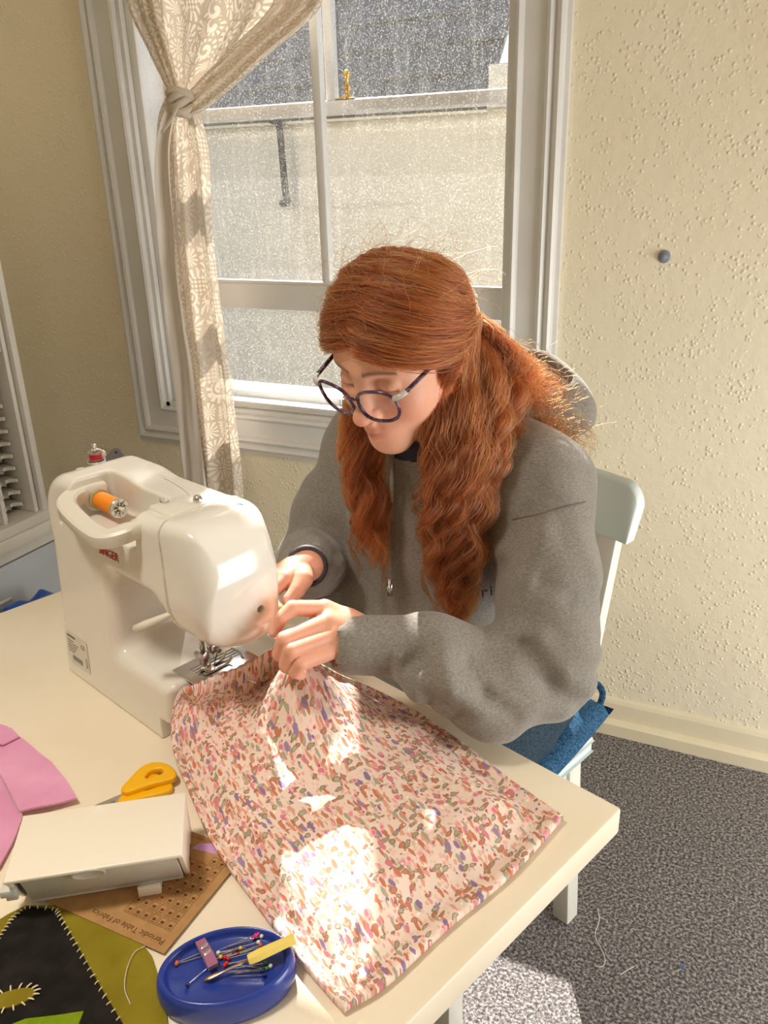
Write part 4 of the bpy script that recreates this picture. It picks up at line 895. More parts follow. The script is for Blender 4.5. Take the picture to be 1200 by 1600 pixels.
bm = bmesh.new(); tube(bm, catmull([(0.090, 0.098, 0.3035), (0.130, 0.106, 0.3045), (0.180, 0.106, 0.3045), (0.235, 0.094, 0.3045), (0.262, 0.078, 0.3045)], 26), 0.0022, 8, flat=0.6); obj('thread_channel', bm, 'machine', mc, smooth=True)
bm = bmesh.new(); lathe(bm, [(0, 0), (0.010, 0), (0.0095, 0.004), (0.0, 0.005)], 20, Matrix.Translation((0.050, 0.052, 0.3025)), sx=1.2, sy=0.8); obj('winder_button', bm, 'machine_matt', mc, auto=40)
bm = bmesh.new(); lathe(bm, [(0, 0), (0.013, 0), (0.013, 0.003), (0, 0.003)], 24, Matrix.Translation((0.024, 0.086, 0.3028))); lathe(bm, [(0, 0), (0.0022, 0), (0.0022, 0.020), (0.0035, 0.021), (0.0035, 0.025), (0, 0.027)], 12, Matrix.Translation((0.024, 0.086, 0.3028))); obj('winder_spindle', bm, 'steel', mc, auto=40)
bm = bmesh.new(); box(bm, (-0.006, 0.094, 0.303), (0.018, 0.106, 0.3135), 0.003, 3); obj('winder_stop', bm, 'machine_matt', mc, auto=40)
# spool pin lying in the pocket, flange at its root
bm = bmesh.new(); lathe(bm, [(0, 0), (0.016, 0), (0.017, 0.002), (0.015, 0.005), (0.004, 0.006), (0.003, 0.008), (0.0028, 0.068), (0, 0.070)], 24, Matrix.Translation((0.0915, 0.044, 0.2785)) @ Matrix.Rotation(math.radians(90), 4, 'Y')); obj('spool_pin', bm, 'machine_matt', mc, auto=40)
# presser-foot lever, presser and needle parts
bm = bmesh.new(); tube(bm, [(0.300, 0.030, 0.196), (0.282, 0.010, 0.186), (0.262, -0.006, 0.175), (0.250, -0.014, 0.168)], [0.0035, 0.005, 0.006, 0.0055], 10, flat=0.7); obj('presser_lever', bm, 'machine_matt', mc, smooth=True)
M['plate'] = mat('bright_needle_plate', (0.78, 0.77, 0.75), 0.18, 1.0); M['foot'] = mat('chromed_foot', (0.55, 0.52, 0.50), 0.15, 1.0)
bm = bmesh.new(); box(bm, (0.245, 0.030, 0.0845), (0.306, 0.122, 0.0868), 0.0006); obj('needle_plate', bm, 'plate', mc, auto=40)
bm = bmesh.new()
for k in range(4): box(bm, (0.262+0.006*k, 0.045, 0.0866), (0.2628+0.006*k, 0.112, 0.0871))
obj('feed_slots', bm, 'machine_dark', mc)
NX, NY = 0.282, 0.070
bm = bmesh.new(); tube(bm, [(NX, NY, 0.17), (NX, NY, 0.118)], 0.0032, 10); obj('needle_bar', bm, 'foot', mc, smooth=True)
bm = bmesh.new(); box(bm, (NX-0.006, NY-0.006, 0.110), (NX+0.006, NY+0.006, 0.122), 0.0015); tube(bm, [(NX+0.005, NY, 0.116), (NX+0.014, NY, 0.116)], 0.0030, 10); obj('needle_clamp', bm, 'foot', mc, auto=40)
bm = bmesh.new(); tube(bm, [(NX, NY, 0.112), (NX, NY, 0.094), (NX, NY, 0.086)], [0.0009, 0.0008, 0.0002], 6); obj('needle', bm, 'steel', mc, smooth=True)
bm = bmesh.new(); tube(bm, [(NX-0.002, NY-0.014, 0.165), (NX-0.002, NY-0.014, 0.108)], 0.0030, 10); obj('presser_bar', bm, 'foot', mc, smooth=True)
bm = bmesh.new(); box(bm, (NX-0.007, NY-0.018, 0.096), (NX+0.003, NY-0.008, 0.114), 0.001); tube(bm, [(NX-0.006, NY-0.013, 0.105), (NX-0.020, NY-0.013, 0.105)], 0.0040, 10); obj('foot_shank', bm, 'foot', mc, auto=40)
bm = bmesh.new()
for s in (-1, 1):
    tube(bm, catmull([(NX+s*0.006, NY-0.020, 0.0895), (NX+s*0.006, NY+0.004, 0.089), (NX+s*0.0062, NY+0.016, 0.0895), (NX+s*0.0065, NY+0.022, 0.095)], 14), 0.0030, 8, flat=0.45)
box(bm, (NX-0.009, NY-0.016, 0.088), (NX+0.009, NY-0.002, 0.0905), 0.0006); box(bm, (NX-0.004, NY-0.014, 0.090), (NX+0.004, NY-0.008, 0.099), 0.001); obj('presser_foot', bm, 'plate', mc, auto=40)
bm = bmesh.new(); tube(bm, catmull([(NX-0.010, NY-0.010, 0.112), (NX-0.020, NY-0.006, 0.110), (NX-0.023, NY-0.002, 0.102), (NX-0.016, NY-0.004, 0.098)], 14), 0.0016, 7); obj('needle_threader_hook', bm, 'foot', mc, smooth=True)
bm = bmesh.new(); tube(bm, catmull([(NX+0.010, NY+0.020, 0.110), (NX+0.018, NY+0.026, 0.104), (NX+0.022, NY+0.028, 0.096), (NX+0.016, NY+0.030, 0.094)], 14), 0.0013, 7); obj('thread_guide_wire', bm, 'steel', mc, smooth=True)
M['dark_thread'] = mat('dark_thread', srgb(70, 62, 60), 0.7)
bm = bmesh.new(); tube(bm, catmull([(0.262, 0.125, 0.215), (0.258, 0.124, 0.185), (0.262, 0.118, 0.160), (0.275, 0.095, 0.130), (NX, NY, 0.095)], 30), 0.0007, 5); obj('upper_thread', bm, 'dark_thread', mc, smooth=True)
bm = bmesh.new(); box(bm, (0.346, 0.0655, 0.150), (0.3475, 0.073, 0.160), 0.0004); obj('thread_slot', bm, 'machine_matt', mc)
# printed rating label on the lower back, maker name under the handle
M['label'] = mat('silver_white_label', srgb(214, 208, 198), 0.45)
def back(x, y_off, z): return Vector((x+0.045*z, 0.04*z-y_off, z))
LZ = math.atan(0.04)
LM = Matrix.Translation(back(0.0155, 0.0005, 0.022)) @ Matrix.Rotation(math.pi/2-LZ, 4, 'X')
lb = thing('rating_label', (0, 0, 0)); lb.parent = mc
lb.matrix_local = LM
bm = bmesh.new(); box(bm, (0, 0, 0), (0.058, 0.049, 0.0005)); lo_ = obj('backing', bm, 'label', lb)
def mtext(name, s, m, parent, mtx, size, extrude=0.0001, sx=1.0, align='LEFT'):
    o = text('tmp', s, m, None, Matrix.Identity(4), size, extrude, align, 1.0)
    dg = bpy.context.evaluated_depsgraph_get(); me = bpy.data.meshes.new_from_object(o.evaluated_get(dg)); bpy.data.objects.remove(o)
    me.name = name; me.transform(Matrix.Diagonal((sx, 1, 1, 1))); me.materials.clear(); q = link(name, me, m, parent); q.matrix_local = mtx; return q
def lt(name, s, x, y, size, m='grey_ink'): return mtext(name, s, m, lb, Matrix.Translation((x, y, 0.0006)), size, 0.0001)
lt('ce_mark', 'CE', 0.040, 0.034, 0.0095)
bm = bmesh.new()
box(bm, (0.003, 0.0425, 0.0004), (0.026, 0.0455, 0.0007))
for k in range(5): box(bm, (0.003, 0.036-0.0042*k, 0.0004), (0.020+0.004*((k*3) % 4), 0.0372-0.0042*k, 0.0007))
for k in range(16): box(bm, (0.012+0.0018*k, 0.006, 0.0004), (0.012+0.0018*k+0.0006*(1+(k*5) % 3)*0.6, 0.014, 0.0007))
for k in range(4): box(bm, (0.050, 0.008+0.004*k, 0.0004), (0.055, 0.0096+0.004*k, 0.0007))
tag(obj('label_print', bm, 'grey_ink', lb), kind='stuff')
mtext('maker_name', 'SINGER', 'red_ink', mc, Matrix.Translation(back(0.136, 0.0006, 0.2285)) @ Matrix.Rotation(math.radians(-1.5), 4, 'Y') @ Matrix.Rotation(math.pi/2-LZ, 4, 'X'), 0.0155, 0.0003, 0.92)
# orange spool on the pin, red bobbin on the winder
M['orange_thread'] = mat('orange_thread', srgb(240, 140, 16), 0.6); t = NT(M['orange_thread']); v = t.coord()
wv = t.add('ShaderNodeTexWave'); t.link(v, wv.inputs[0]); wv.bands_direction = 'Z'; wv.inputs['Scale'].default_value = 260; t.bump(wv.outputs[1], 0.3, 0.0004)
M['spool_clear'] = mat('clear_spool_plastic', srgb(238, 220, 160), 0.15, **{'Transmission Weight': 0.5})
M['red_thread'] = mat('red_thread', srgb(196, 18, 34), 0.6)
MW = Matrix.Translation(MO) @ Matrix.Rotation(math.atan2(MX.y, MX.x), 4, 'Z')
sp = thing('thread_spool', (0, 0, 0), label='orange thread spool lying on the spool pin of the sewing machine', cat='thread spool')
sp.matrix_world = MW @ Matrix.Translation((0.0985, 0.044, 0.2785)) @ Matrix.Rotation(math.pi/2, 4, 'Y') @ Matrix.Rotation(math.radians(0), 4, 'X')
bm = bmesh.new(); lathe(bm, [(0.004, 0.003), (0.0105, 0.003), (0.0115, 0.006), (0.0115, 0.044), (0.0105, 0.047), (0.004, 0.047)], 28); obj('thread_winding', bm, 'orange_thread', sp, auto=50)
for z0 in (0.0, 0.0475):
    bm = bmesh.new(); lathe(bm, [(0.0045, z0), (0.0125, z0), (0.0135, z0+0.001), (0.0135, z0+0.0025), (0.0125, z0+0.0035), (0.0045, z0+0.0035)], 28); obj('flange', bm, 'spool_clear', sp, auto=50)
bm = bmesh.new(); lathe(bm, [(0.0045, 0.048), (0.0085, 0.0513), (0.0125, 0.0515), (0.0128, 0.051)], 28)
for k in range(8): a = k*math.pi/4; box(bm, (0.004, -0.0006, 0.0505), (0.0115, 0.0006, 0.0525), 0, 2, Matrix.Rotation(a, 4, 'Z'))
obj('end_cap', bm, 'steel', sp, auto=40)
mtext('printed_title', 'Periodic Table of Fabrics', 'print', kc, CARD_TITLE, 0.0088, 0.00005)
bb = thing('bobbin', (0, 0, 0), label='clear bobbin wound with red thread on the bobbin winder', cat='bobbin'); bb.matrix_world = MW @ Matrix.Translation((0.024, 0.086, 0.3062))
M['bobbin_clear'] = mat('clear_bobbin_plastic', srgb(232, 200, 196), 0.12, **{'Transmission Weight': 0.7})
bm = bmesh.new(); lathe(bm, [(0.003, 0.0015), (0.0085, 0.0015), (0.0085, 0.0095), (0.003, 0.0095)], 24); obj('thread_winding', bm, 'red_thread', bb, auto=50)
for z0 in (0.0, 0.0095):
    bm = bmesh.new(); lathe(bm, [(0.003, z0), (0.0105, z0), (0.0105, z0+0.0015), (0.003, z0+0.0015)], 28); obj('flange', bm, 'bobbin_clear', bb, auto=50)

# ------------------------------------------------------------------ the person
BF = np.array(CFW); BL = np.array(CL); BZ = np.array([0, 0, 1.0])
def nrm(v): v = np.asarray(v, float); return v/np.linalg.norm(v)
HS = 0.945; HCEN = np.array([-0.427, 0.928, 1.1975])+np.array(CR)*0.009+np.array(CU)*0.006; HYAW, HPIT, HROL = math.radians(-103), math.radians(22.5), math.radians(2)
hf0 = np.array([math.cos(HYAW), math.sin(HYAW), 0]); hl0 = np.array([-math.sin(HYAW), math.cos(HYAW), 0])
HF = hf0*math.cos(HPIT)-BZ*math.sin(HPIT); HU = hf0*math.sin(HPIT)+BZ*math.cos(HPIT); HX = np.cross(HF, HU)
HX, HU = HX*math.cos(HROL)+HU*math.sin(HROL), HU*math.cos(HROL)-HX*math.sin(HROL)
HR = np.stack([HX, HF, HU], 1)                 # columns: her left... (x), forward (y), up (z)
if HX@BL < 0: HX = -HX; HR = np.stack([HX, HF, HU], 1)
def hw(p): return HCEN+HR@(np.asarray(p, float)*HS)
def hwa(Q): return HCEN+(Q*HS)@HR.T
def hl(P): return (np.asarray(P)-HCEN)@HR/HS
B = Prims()
def he(c, r, k=0.012, sign=1, rot=None): B.ell(hw(c), np.array(r)*HS, HR if rot is None else HR@rot, k, sign)
def hc(a, b, r1, r2=None, k=0.010, sign=1):
    (B.cone if sign > 0 else B.cut_cone)(hw(a), hw(b), r1*HS, (r1 if r2 is None else r2)*HS, k)
# skull and face
he((0, -0.010, 0.034), (0.073, 0.085, 0.076)); he((0, 0.030, -0.012), (0.061, 0.062, 0.080), 0.02); he((0, 0.040, 0.046), (0.056, 0.046, 0.042), 0.03)
for s in (-1, 1):
    hc((s*0.052, 0.000, -0.050), (s*0.016, 0.066, -0.098), 0.020, 0.015, 0.03)
    he((s*0.036, 0.054, -0.034), (0.026, 0.028, 0.030), 0.02)          # cheek
    hc((s*0.008, 0.086, 0.020), (s*0.042, 0.072, 0.022), 0.0075, 0.006, 0.014)      # brow ridge
he((0, 0.073, -0.098), (0.019, 0.017, 0.015), 0.02)                    # chin
he((0, 0.072, -0.064), (0.028, 0.022, 0.024), 0.02)                    # muzzle under the lips
for s in (-1, 1): he((s*0.031, 0.096, 0.001), (0.017, 0.016, 0.012), 0.012, -1)     # sockets
for s in (-1, 1):
    he((s*0.031, 0.0725, -0.001), (0.0150, 0.0140, 0.0125), 0.003)     # lowered eyelid over the eyeball
    hc((s*0.017, 0.080, -0.007), (s*0.044, 0.075, -0.005), 0.0024, 0.0022, 0.003)   # lower lid
hc((0, 0.083, 0.012), (0, 0.107, -0.036), 0.0080, 0.0105, 0.012)       # nose
he((0, 0.108, -0.038), (0.0105, 0.0105, 0.0095), 0.006)
for s in (-1, 1):
    he((s*0.0115, 0.096, -0.041), (0.0075, 0.0100, 0.0070), 0.005)
    he((s*0.0065, 0.103, -0.0485), (0.0030, 0.0045, 0.0030), 0.003, -1)
hc((-0.004, 0.0975, -0.0545), (0.004, 0.0975, -0.0545), 0.0025, None, 0.008)
# lips
hc((-0.020, 0.084, -0.0680), (-0.005, 0.0955, -0.0640), 0.0030, 0.0048, 0.005); hc((0.020, 0.084, -0.0680), (0.005, 0.0955, -0.0640), 0.0030, 0.0048, 0.005); hc((-0.005, 0.0955, -0.0640), (0.005, 0.0955, -0.0640), 0.0046, None, 0.005)
hc((-0.016, 0.0855, -0.0735), (0, 0.0935, -0.0755), 0.0035, 0.0058, 0.005); hc((0.016, 0.0855, -0.0735), (0, 0.0935, -0.0755), 0.0035, 0.0058, 0.005)
B.L.append((lambda P: s_cone(P, hw((-0.024, 0.092, -0.0700)), hw((0, 0.1015, -0.0695)), 0.0016, 0.0018), hw((0, 0.096, -0.07)), 0.03, 0.003, -1))
B.L.append((lambda P: s_cone(P, hw((0.024, 0.092, -0.0700)), hw((0, 0.1015, -0.0695)), 0.0016, 0.0018), hw((0, 0.096, -0.07)), 0.03, 0.003, -1))
for s in (-1, 1):                                                       # ears
    he((s*0.074, -0.008, -0.006), (0.008, 0.017, 0.030), 0.006); he((s*0.079, -0.004, -0.002), (0.004, 0.009, 0.017), 0.004, -1)
# neck into the shoulders
PV = np.array([-0.455, 1.175, 0.56]); CH = np.array([-0.430, 1.105, 0.985]); NK = np.array([-0.428, 1.075, 1.060])
SHL = CH+BL*0.165+BZ*0.015+BF*0.0; SHR = CH-BL*0.165+BZ*0.005
hc((0, -0.012, -0.050), (0, -0.040, -0.085), 0.048, 0.050, 0.02)
B.cone(hw((0, -0.035, -0.075)), NK, 0.050, 0.052, 0.02); B.cone(NK, CH, 0.055, 0.060, 0.03); B.cone(CH, PV, 0.060, 0.070, 0.03)
B.cone(CH, SHL, 0.045, 0.035, 0.03); B.cone(CH, SHR, 0.045, 0.035, 0.03)
ELL = np.array([-0.210, 0.902, 0.826]); WRL = np.array((-0.3798, 0.7756, 0.8771))
ELR = np.array([-0.650, 1.070, 0.806]); WRR = np.array((-0.5567, 0.8991, 0.8937))
B.cone(SHL, ELL, 0.035, 0.030, 0.02); B.cone(ELL, WRL, 0.032, 0.024, 0.02); B.cone(SHR, ELR, 0.035, 0.030, 0.02); B.cone(ELR, WRR, 0.032, 0.024, 0.02)
# left hand (nearer the camera): back of the hand up, fingers closing on the cloth
def finger(pts, rads, k=0.0011): B.chain([np.array(p) for p in pts], rads, k)
LM = [np.array((-0.4477, 0.7552, 0.9205)), np.array((-0.4352, 0.7412, 0.9132)), np.array((-0.4260, 0.7309, 0.9018)), np.array((-0.4202, 0.7251, 0.8882))]
WLb = WRL*0.75+LM[1]*0.25
for p, r, kk in zip(LM, (0.0125, 0.0125, 0.012, 0.0115), range(4)):
    w = WRL+(LM[kk]-LM[1])*0.45; B.cone(w, p, 0.0165, r, 0.010)
B.cone(WRL, LM[1]*0.5+WRL*0.5, 0.024, 0.018, 0.012); B.cone(LM[0]*0.6+WRL*0.4, LM[3]*0.6+WRL*0.4, 0.014, 0.014, 0.012)
finger([LM[0], (-0.4719, 0.7231, 0.9336), (-0.4788, 0.7090, 0.9258), (-0.4856, 0.7009, 0.9098)], [0.0112, 0.0092, 0.0084, 0.0064])
finger([LM[1], (-0.4633, 0.6876, 0.9121), (-0.4706, 0.6869, 0.8920), (-0.4680, 0.6987, 0.8754)], [0.0118, 0.0098, 0.0088, 0.0075])
finger([LM[2], (-0.4509, 0.6815, 0.9041), (-0.4587, 0.6804, 0.8833), (-0.4559, 0.6924, 0.8699)], [0.0114, 0.0094, 0.0085, 0.0072])
finger([LM[3], (-0.4400, 0.6825, 0.8893), (-0.4475, 0.6807, 0.8774), (-0.4467, 0.6911, 0.8678)], [0.0106, 0.0084, 0.0076, 0.0066])
finger([WRL*0.55+LM[0]*0.45, (-0.4502, 0.7609, 0.8879), (-0.4767, 0.7414, 0.8863), (-0.4848, 0.7133, 0.8858)], [0.015, 0.0125, 0.0105, 0.0085])
# right hand (behind the machine head)
RM = [np.array((-0.5584, 0.8439, 0.8981)), np.array((-0.5784, 0.8495, 0.8946)), np.array((-0.5956, 0.8592, 0.8868)), np.array((-0.6088, 0.8689, 0.8799))]
for k_, p in enumerate(RM): B.cone(WRR+(p-RM[1])*0.4, p, 0.0165, 0.0120, 0.010)
B.cone(WRR, RM[1]*0.5+WRR*0.5, 0.024, 0.018, 0.012)
finger([RM[0], (-0.5628, 0.8146, 0.8911), (-0.5518, 0.8007, 0.8831), (-0.5398, 0.7968, 0.8800)], [0.0115, 0.0092, 0.0082, 0.0066])
finger([RM[1], (-0.5826, 0.8195, 0.8858), (-0.5692, 0.8031, 0.8725), (-0.5546, 0.7980, 0.8667)], [0.0118, 0.0096, 0.0086, 0.0070])
finger([RM[2], (-0.6000, 0.8293, 0.8785), (-0.5885, 0.8155, 0.8622), (-0.5748, 0.8091, 0.8546)], [0.0112, 0.0092, 0.0084, 0.0070])
finger([RM[3], (-0.6125, 0.8439, 0.8710), (-0.6045, 0.8332, 0.8599), (-0.5935, 0.8281, 0.8528)], [0.0104, 0.0082, 0.0074, 0.0064])
finger([WRR*0.6+RM[0]*0.4+np.array([0.006, 0, 0.0]), (-0.5374, 0.8557, 0.8966), (-0.5374, 0.8378, 0.8887), (-0.5398, 0.8196, 0.8828)], [0.0155, 0.0132, 0.0112, 0.0086])
V, F = sdf_mesh(B.fn, (-0.74, 0.62, 0.50), (-0.12, 1.30, 1.36), 0.0017, 28)
# skin colouring (lips, brows, cheeks, nail tips)
q = hl(V); SK = np.array(srgb(226, 172, 146)); col = np.tile(SK, (len(V), 1))
def blend(col, w, c): return col*(1-w[:, None])+np.array(c)*w[:, None]
gs = lambda c, r: np.exp(-(((q-np.array(c))/np.array(r))**2).sum(1))
for s in (-1, 1): col = blend(col, 0.55*gs((s*0.040, 0.07, -0.035), (0.024, 0.03, 0.022)), srgb(216, 126, 108))
col = blend(col, 0.5*gs((0, 0.112, -0.038), (0.016, 0.014, 0.014)), srgb(214, 124, 106))
lip = np.clip(gs((0, 0.094, -0.0645), (0.017, 0.009, 0.0052))+gs((0, 0.094, -0.0755), (0.014, 0.009, 0.0055)), 0, 1)*(q[:, 1] > 0.075); col = blend(col, 0.9*lip, srgb(180, 84, 82))
for s in (-1, 1):
    yb = 0.0225-0.0035*((np.abs(q[:, 0])-0.026)/0.02)**2
    br = np.exp(-((q[:, 2]-yb)/0.0032)**2)*(q[:, 0]*s > 0.010)*(q[:, 0]*s < 0.049)*(q[:, 1] > 0.05); col = blend(col, 0.8*br, srgb(112, 66, 46))
    lash = np.exp(-((q[:, 2]+0.0075+0.10*np.abs(np.abs(q[:, 0])-0.031)**1.2)/0.0020)**2)*(np.abs(q[:, 0]*s-0.031) < 0.0155)*(q[:, 1] > 0.07); col = blend(col, 0.75*lash, srgb(92, 56, 44))
fr = np.array([mnoise.noise(Vector(p*420)) for p in q[::1]]) if len(q) < 5 else None
hand = (V[:, 2] < 0.94)&(V[:, 1] < 0.93); col[hand] = blend(col[hand], np.full(hand.sum(), 0.35), srgb(222, 150, 124))
for tip, inner in ((np.array((-0.4861, 0.7017, 0.9093)), 1), (np.array((-0.5398, 0.8196, 0.8828)), 1)):
    w = np.exp(-((np.linalg.norm(V-tip-(-np.array(CF)*0.006), axis=1))/0.0062)**2); col = blend(col, np.clip(w*0.8, 0, 1), srgb(238, 190, 184))
m = M['skin'] = mat('skin', (0.8, 0.5, 0.4), 0.5, spec=0.35, **{'Subsurface Weight': 0.12, 'Subsurface Radius': (0.012, 0.005, 0.003), 'Subsurface Scale': 0.6}); t = NT(m)
ca = t.add('ShaderNodeVertexColor', layer_name='Col'); v = t.coord()
fk = t.ramp(t.noise(v, 420, 2).outputs[0], [(0.60, (0, 0, 0)), (0.72, (1, 1, 1))]); t.color(t.mix(t.math('MULTIPLY', fk, 0.22), ca.outputs[0], srgb(176, 104, 74)))
t.bump(t.noise(v, 260, 3).outputs[0], 0.08, 0.001)
person = np_mesh('person', V, F, 'skin', None, True, col)
tag(person, 'red-haired person in glasses and grey hoodie bent over the sewing', 'person')
def pchild(o): o.parent = person; return o

# --- hoodie
H = Prims(); R3 = np.stack([BL, BF, BZ], 1)
lean = nrm(CH-PV); R4 = np.stack([BL, nrm(np.cross(lean, BL))*-1, lean], 1)
if R4[:, 1]@BF < 0: R4[:, 1] *= -1
H.ell(PV+lean*0.07+BF*0.02, (0.182, 0.155, 0.150), R4, 0.03); H.ell(PV+lean*0.24+BF*0.012, (0.176, 0.138, 0.210), R4, 0.05); H.ell(CH-lean*0.05+BF*0.004, (0.178, 0.120, 0.135), R4, 0.05)
H.ell(PV+BF*0.115+BZ*0.135, (0.185, 0.112, 0.098), R3, 0.05)
H.cone(CH+BZ*0.045-BF*0.02, NK-BF*0.01, 0.085, 0.072, 0.04)
H.cone(NK+BL*0.02-BZ*0.015, SHL-BZ*0.006, 0.070, 0.064, 0.05); H.cone(CH+BZ*0.03-BF*0.01, SHL+BZ*0.000, 0.078, 0.068, 0.05); H.cone(CH+BZ*0.03-BF*0.01, SHR, 0.078, 0.066, 0.04)
def lerp(a, b, t): return np.asarray(a)*(1-t)+np.asarray(b)*t
H.cone(SHL, lerp(SHL, ELL, 0.55)+BL*0.004, 0.067, 0.067, 0.03); H.cone(lerp(SHL, ELL, 0.55)+BL*0.004, ELL+BZ*0.004, 0.067, 0.064, 0.03)
H.cone(ELL-BZ*0.006, lerp(ELL, WRL, 0.50)-BZ*0.018, 0.059, 0.045, 0.02); H.cone(lerp(ELL, WRL, 0.50)-BZ*0.018, lerp(ELL, WRL, 0.80)-BZ*0.006, 0.045, 0.041, 0.02)
H.cone(lerp(ELL, WRL, 0.70)-BZ*0.006, lerp(ELL, WRL, 0.74)-BZ*0.01, 0.046, 0.046, 0.02)
H.cone(SHR, lerp(SHR, ELR, 0.6), 0.066, 0.066, 0.03); H.cone(lerp(SHR, ELR, 0.6), ELR, 0.066, 0.058, 0.03)
H.cone(ELR, lerp(ELR, WRR, 0.75), 0.058, 0.050, 0.02)
# sag of the near sleeve towards the table edge
H.cone((-0.3075, 0.7603, 0.8508), (-0.2493, 0.7996, 0.8092), 0.034, 0.038, 0.03); H.cone((-0.2518, 0.8077, 0.8033), (-0.1957, 0.8697, 0.8011), 0.038, 0.036, 0.03)
# cuffs
cdl = nrm(np.array((-0.4275, 0.7354, 0.8868))-WRL); CUL0 = lerp(ELL, WRL, 0.80); CUL1 = WRL+cdl*0.070
cdr = nrm(WRR-ELR); CUR0 = lerp(ELR, WRR, 0.72); CUR1 = WRR+cdr*0.006
CUFF = Prims(); CUFF.cone(CUL0, CUL1-cdl*0.030, 0.038, 0.0355, 0.004); CUFF.cone(CUR0, CUR1-cdr*0.030, 0.040, 0.037, 0.004)
# fold lines: (a, b, radius, depth) creases and ridges on sleeves and body
FOLD = []
NCF = np.array(CF)
def fold(pts, r, amp):
    """crease (negative) or ridge pressed into the cloth along a line"""
    for p, q in zip(pts[:-1], pts[1:]): FOLD.append((np.array(p), np.array(q), r, amp))
fold([(-0.2795, 0.8550, 0.8579), (-0.2378, 0.8749, 0.8574), (-0.2041, 0.8617, 0.8188), (-0.1718, 0.8763, 0.7901)], 0.012, -0.0065); fold([(-0.2748, 0.8731, 0.8665), (-0.2308, 0.8927, 0.8630), (-0.1926, 0.8838, 0.8289), (-0.1614, 0.9072, 0.7943)], 0.011, 0.006)
fold([(-0.2379, 0.8357, 0.8506), (-0.2076, 0.8323, 0.8105), (-0.1844, 0.8545, 0.7819)], 0.014, 0.004); fold([(-0.1857, 0.9026, 0.8100), (-0.1609, 0.9379, 0.8086)], 0.009, -0.006); fold([(-0.2113, 0.9125, 0.8594), (-0.1687, 0.9466, 0.8363)], 0.010, -0.005)
fold([(-0.3246, 0.7540, 0.8816), (-0.3022, 0.7355, 0.8434), (-0.2745, 0.7406, 0.8251)], 0.013, -0.007); fold([(-0.3023, 0.7675, 0.8878), (-0.2836, 0.7500, 0.8556), (-0.2530, 0.7630, 0.8251)], 0.012, 0.005); fold([(-0.2735, 0.7749, 0.8733), (-0.2522, 0.7710, 0.8420), (-0.2214, 0.7855, 0.8146)], 0.010, -0.005)
fold([(-0.3544, 0.7553, 0.9166), (-0.3394, 0.7280, 0.8932), (-0.3378, 0.7059, 0.8690)], 0.010, 0.007); fold([(-0.3392, 0.7609, 0.9127), (-0.3253, 0.7316, 0.8861)], 0.008, -0.004)
fold([(-0.2726, 0.9770, 0.9880), (-0.2848, 0.9417, 0.9229), (-0.2929, 0.8970, 0.8590)], 0.016, -0.007); fold([(-0.2454, 0.9727, 0.9758), (-0.2563, 0.9301, 0.9197), (-0.2650, 0.8941, 0.8760)], 0.013, 0.006); fold([(-0.2432, 1.0047, 1.0179), (-0.2084, 1.0276, 0.9783)], 0.016, 0.004)
fold([(-0.2364, 0.9179, 0.9246), (-0.2028, 0.9351, 0.9003), (-0.1791, 0.9873, 0.8842)], 0.012, -0.004); fold([(-0.4638, 0.9426, 1.0101), (-0.4575, 0.9123, 0.9097), (-0.4224, 0.8623, 0.8147)], 0.018, -0.007); fold([(-0.4222, 0.9549, 0.9929), (-0.4004, 0.9120, 0.9010), (-0.3878, 0.8690, 0.8190)], 0.02, 0.006); fold([(-0.4832, 0.9127, 0.8851), (-0.4008, 0.8558, 0.8038)], 0.012, -0.005)
fold([(-0.5903, 1.0036, 0.9618), (-0.5660, 0.9848, 0.9209), (-0.5306, 0.9755, 0.8891)], 0.011, -0.008); fold([(-0.5985, 0.9715, 0.9263), (-0.5657, 0.9530, 0.9031), (-0.5320, 0.9471, 0.8807)], 0.011, 0.006); fold([(-0.5417, 0.9464, 0.8895), (-0.5254, 0.9211, 0.8425)], 0.010, -0.007); fold([(-0.5508, 1.0079, 1.0352), (-0.5650, 0.9987, 0.9771)], 0.014, 0.005)
def fn_hoodie(P, c, r):
    d = H.fn(P, c, r)
    for a, b, rr, amp in FOLD:
        if np.linalg.norm((a+b)/2-c) > r+np.linalg.norm(a-b)/2+0.13: continue
        dv = (P-a)@NCF; L3 = b-a; L2 = L3-NCF*(L3@NCF); w2 = P-a-dv[:, None]*NCF; h_ = np.clip((w2@L2)/(L2@L2), 0, 1); e = np.linalg.norm(w2-h_[:, None]*L2, axis=1); dd = dv-h_*(L3@NCF); d = d-1.05*amp*np.exp(-(e/rr)**2-(dd/0.055)**2)
    d = d-0.0022*np.sin(P[:, 0]*55+P[:, 2]*38+2*np.sin(P[:, 1]*40))*np.sin(P[:, 2]*47-P[:, 1]*31)
    cf = CUFF.fn(P, c, r)
    d = smin(d, cf, 0.006)
    for a, dr, ri in ((CUL1, cdl, 0.0245), (CUR1, cdr, 0.0270)):
        if np.linalg.norm(a-c) < r+0.12:
            t_ = (P-a)@dr; rad = np.linalg.norm((P-a)-t_[:, None]*dr, axis=1)
            d = np.maximum(d, np.where((rad < 0.08)&(t_ > -0.08), t_, -1)); d = np.maximum(d, -np.maximum(rad-ri, -(t_+0.030)))
    d = np.maximum(d, -s_cone(P, NK-BZ*0.02+BF*0.005, hw((0, -0.010, -0.075)), 0.056, 0.066))
    return d
V, F = sdf_mesh(fn_hoodie, (-0.80, 0.64, 0.50), (-0.05, 1.42, 1.20), 0.0036, 24)
m = M['fleece'] = mat('heather_grey_fleece', srgb(150, 142, 130), 0.95, spec=0.08, **{'Sheen Weight': 0.25, 'Sheen Roughness': 0.5}); t = NT(m)
v = t.coord(scale=(1, 1, 3)); n = t.noise(v, 240, 4, 0.7); n2 = t.noise(v, 12, 3)
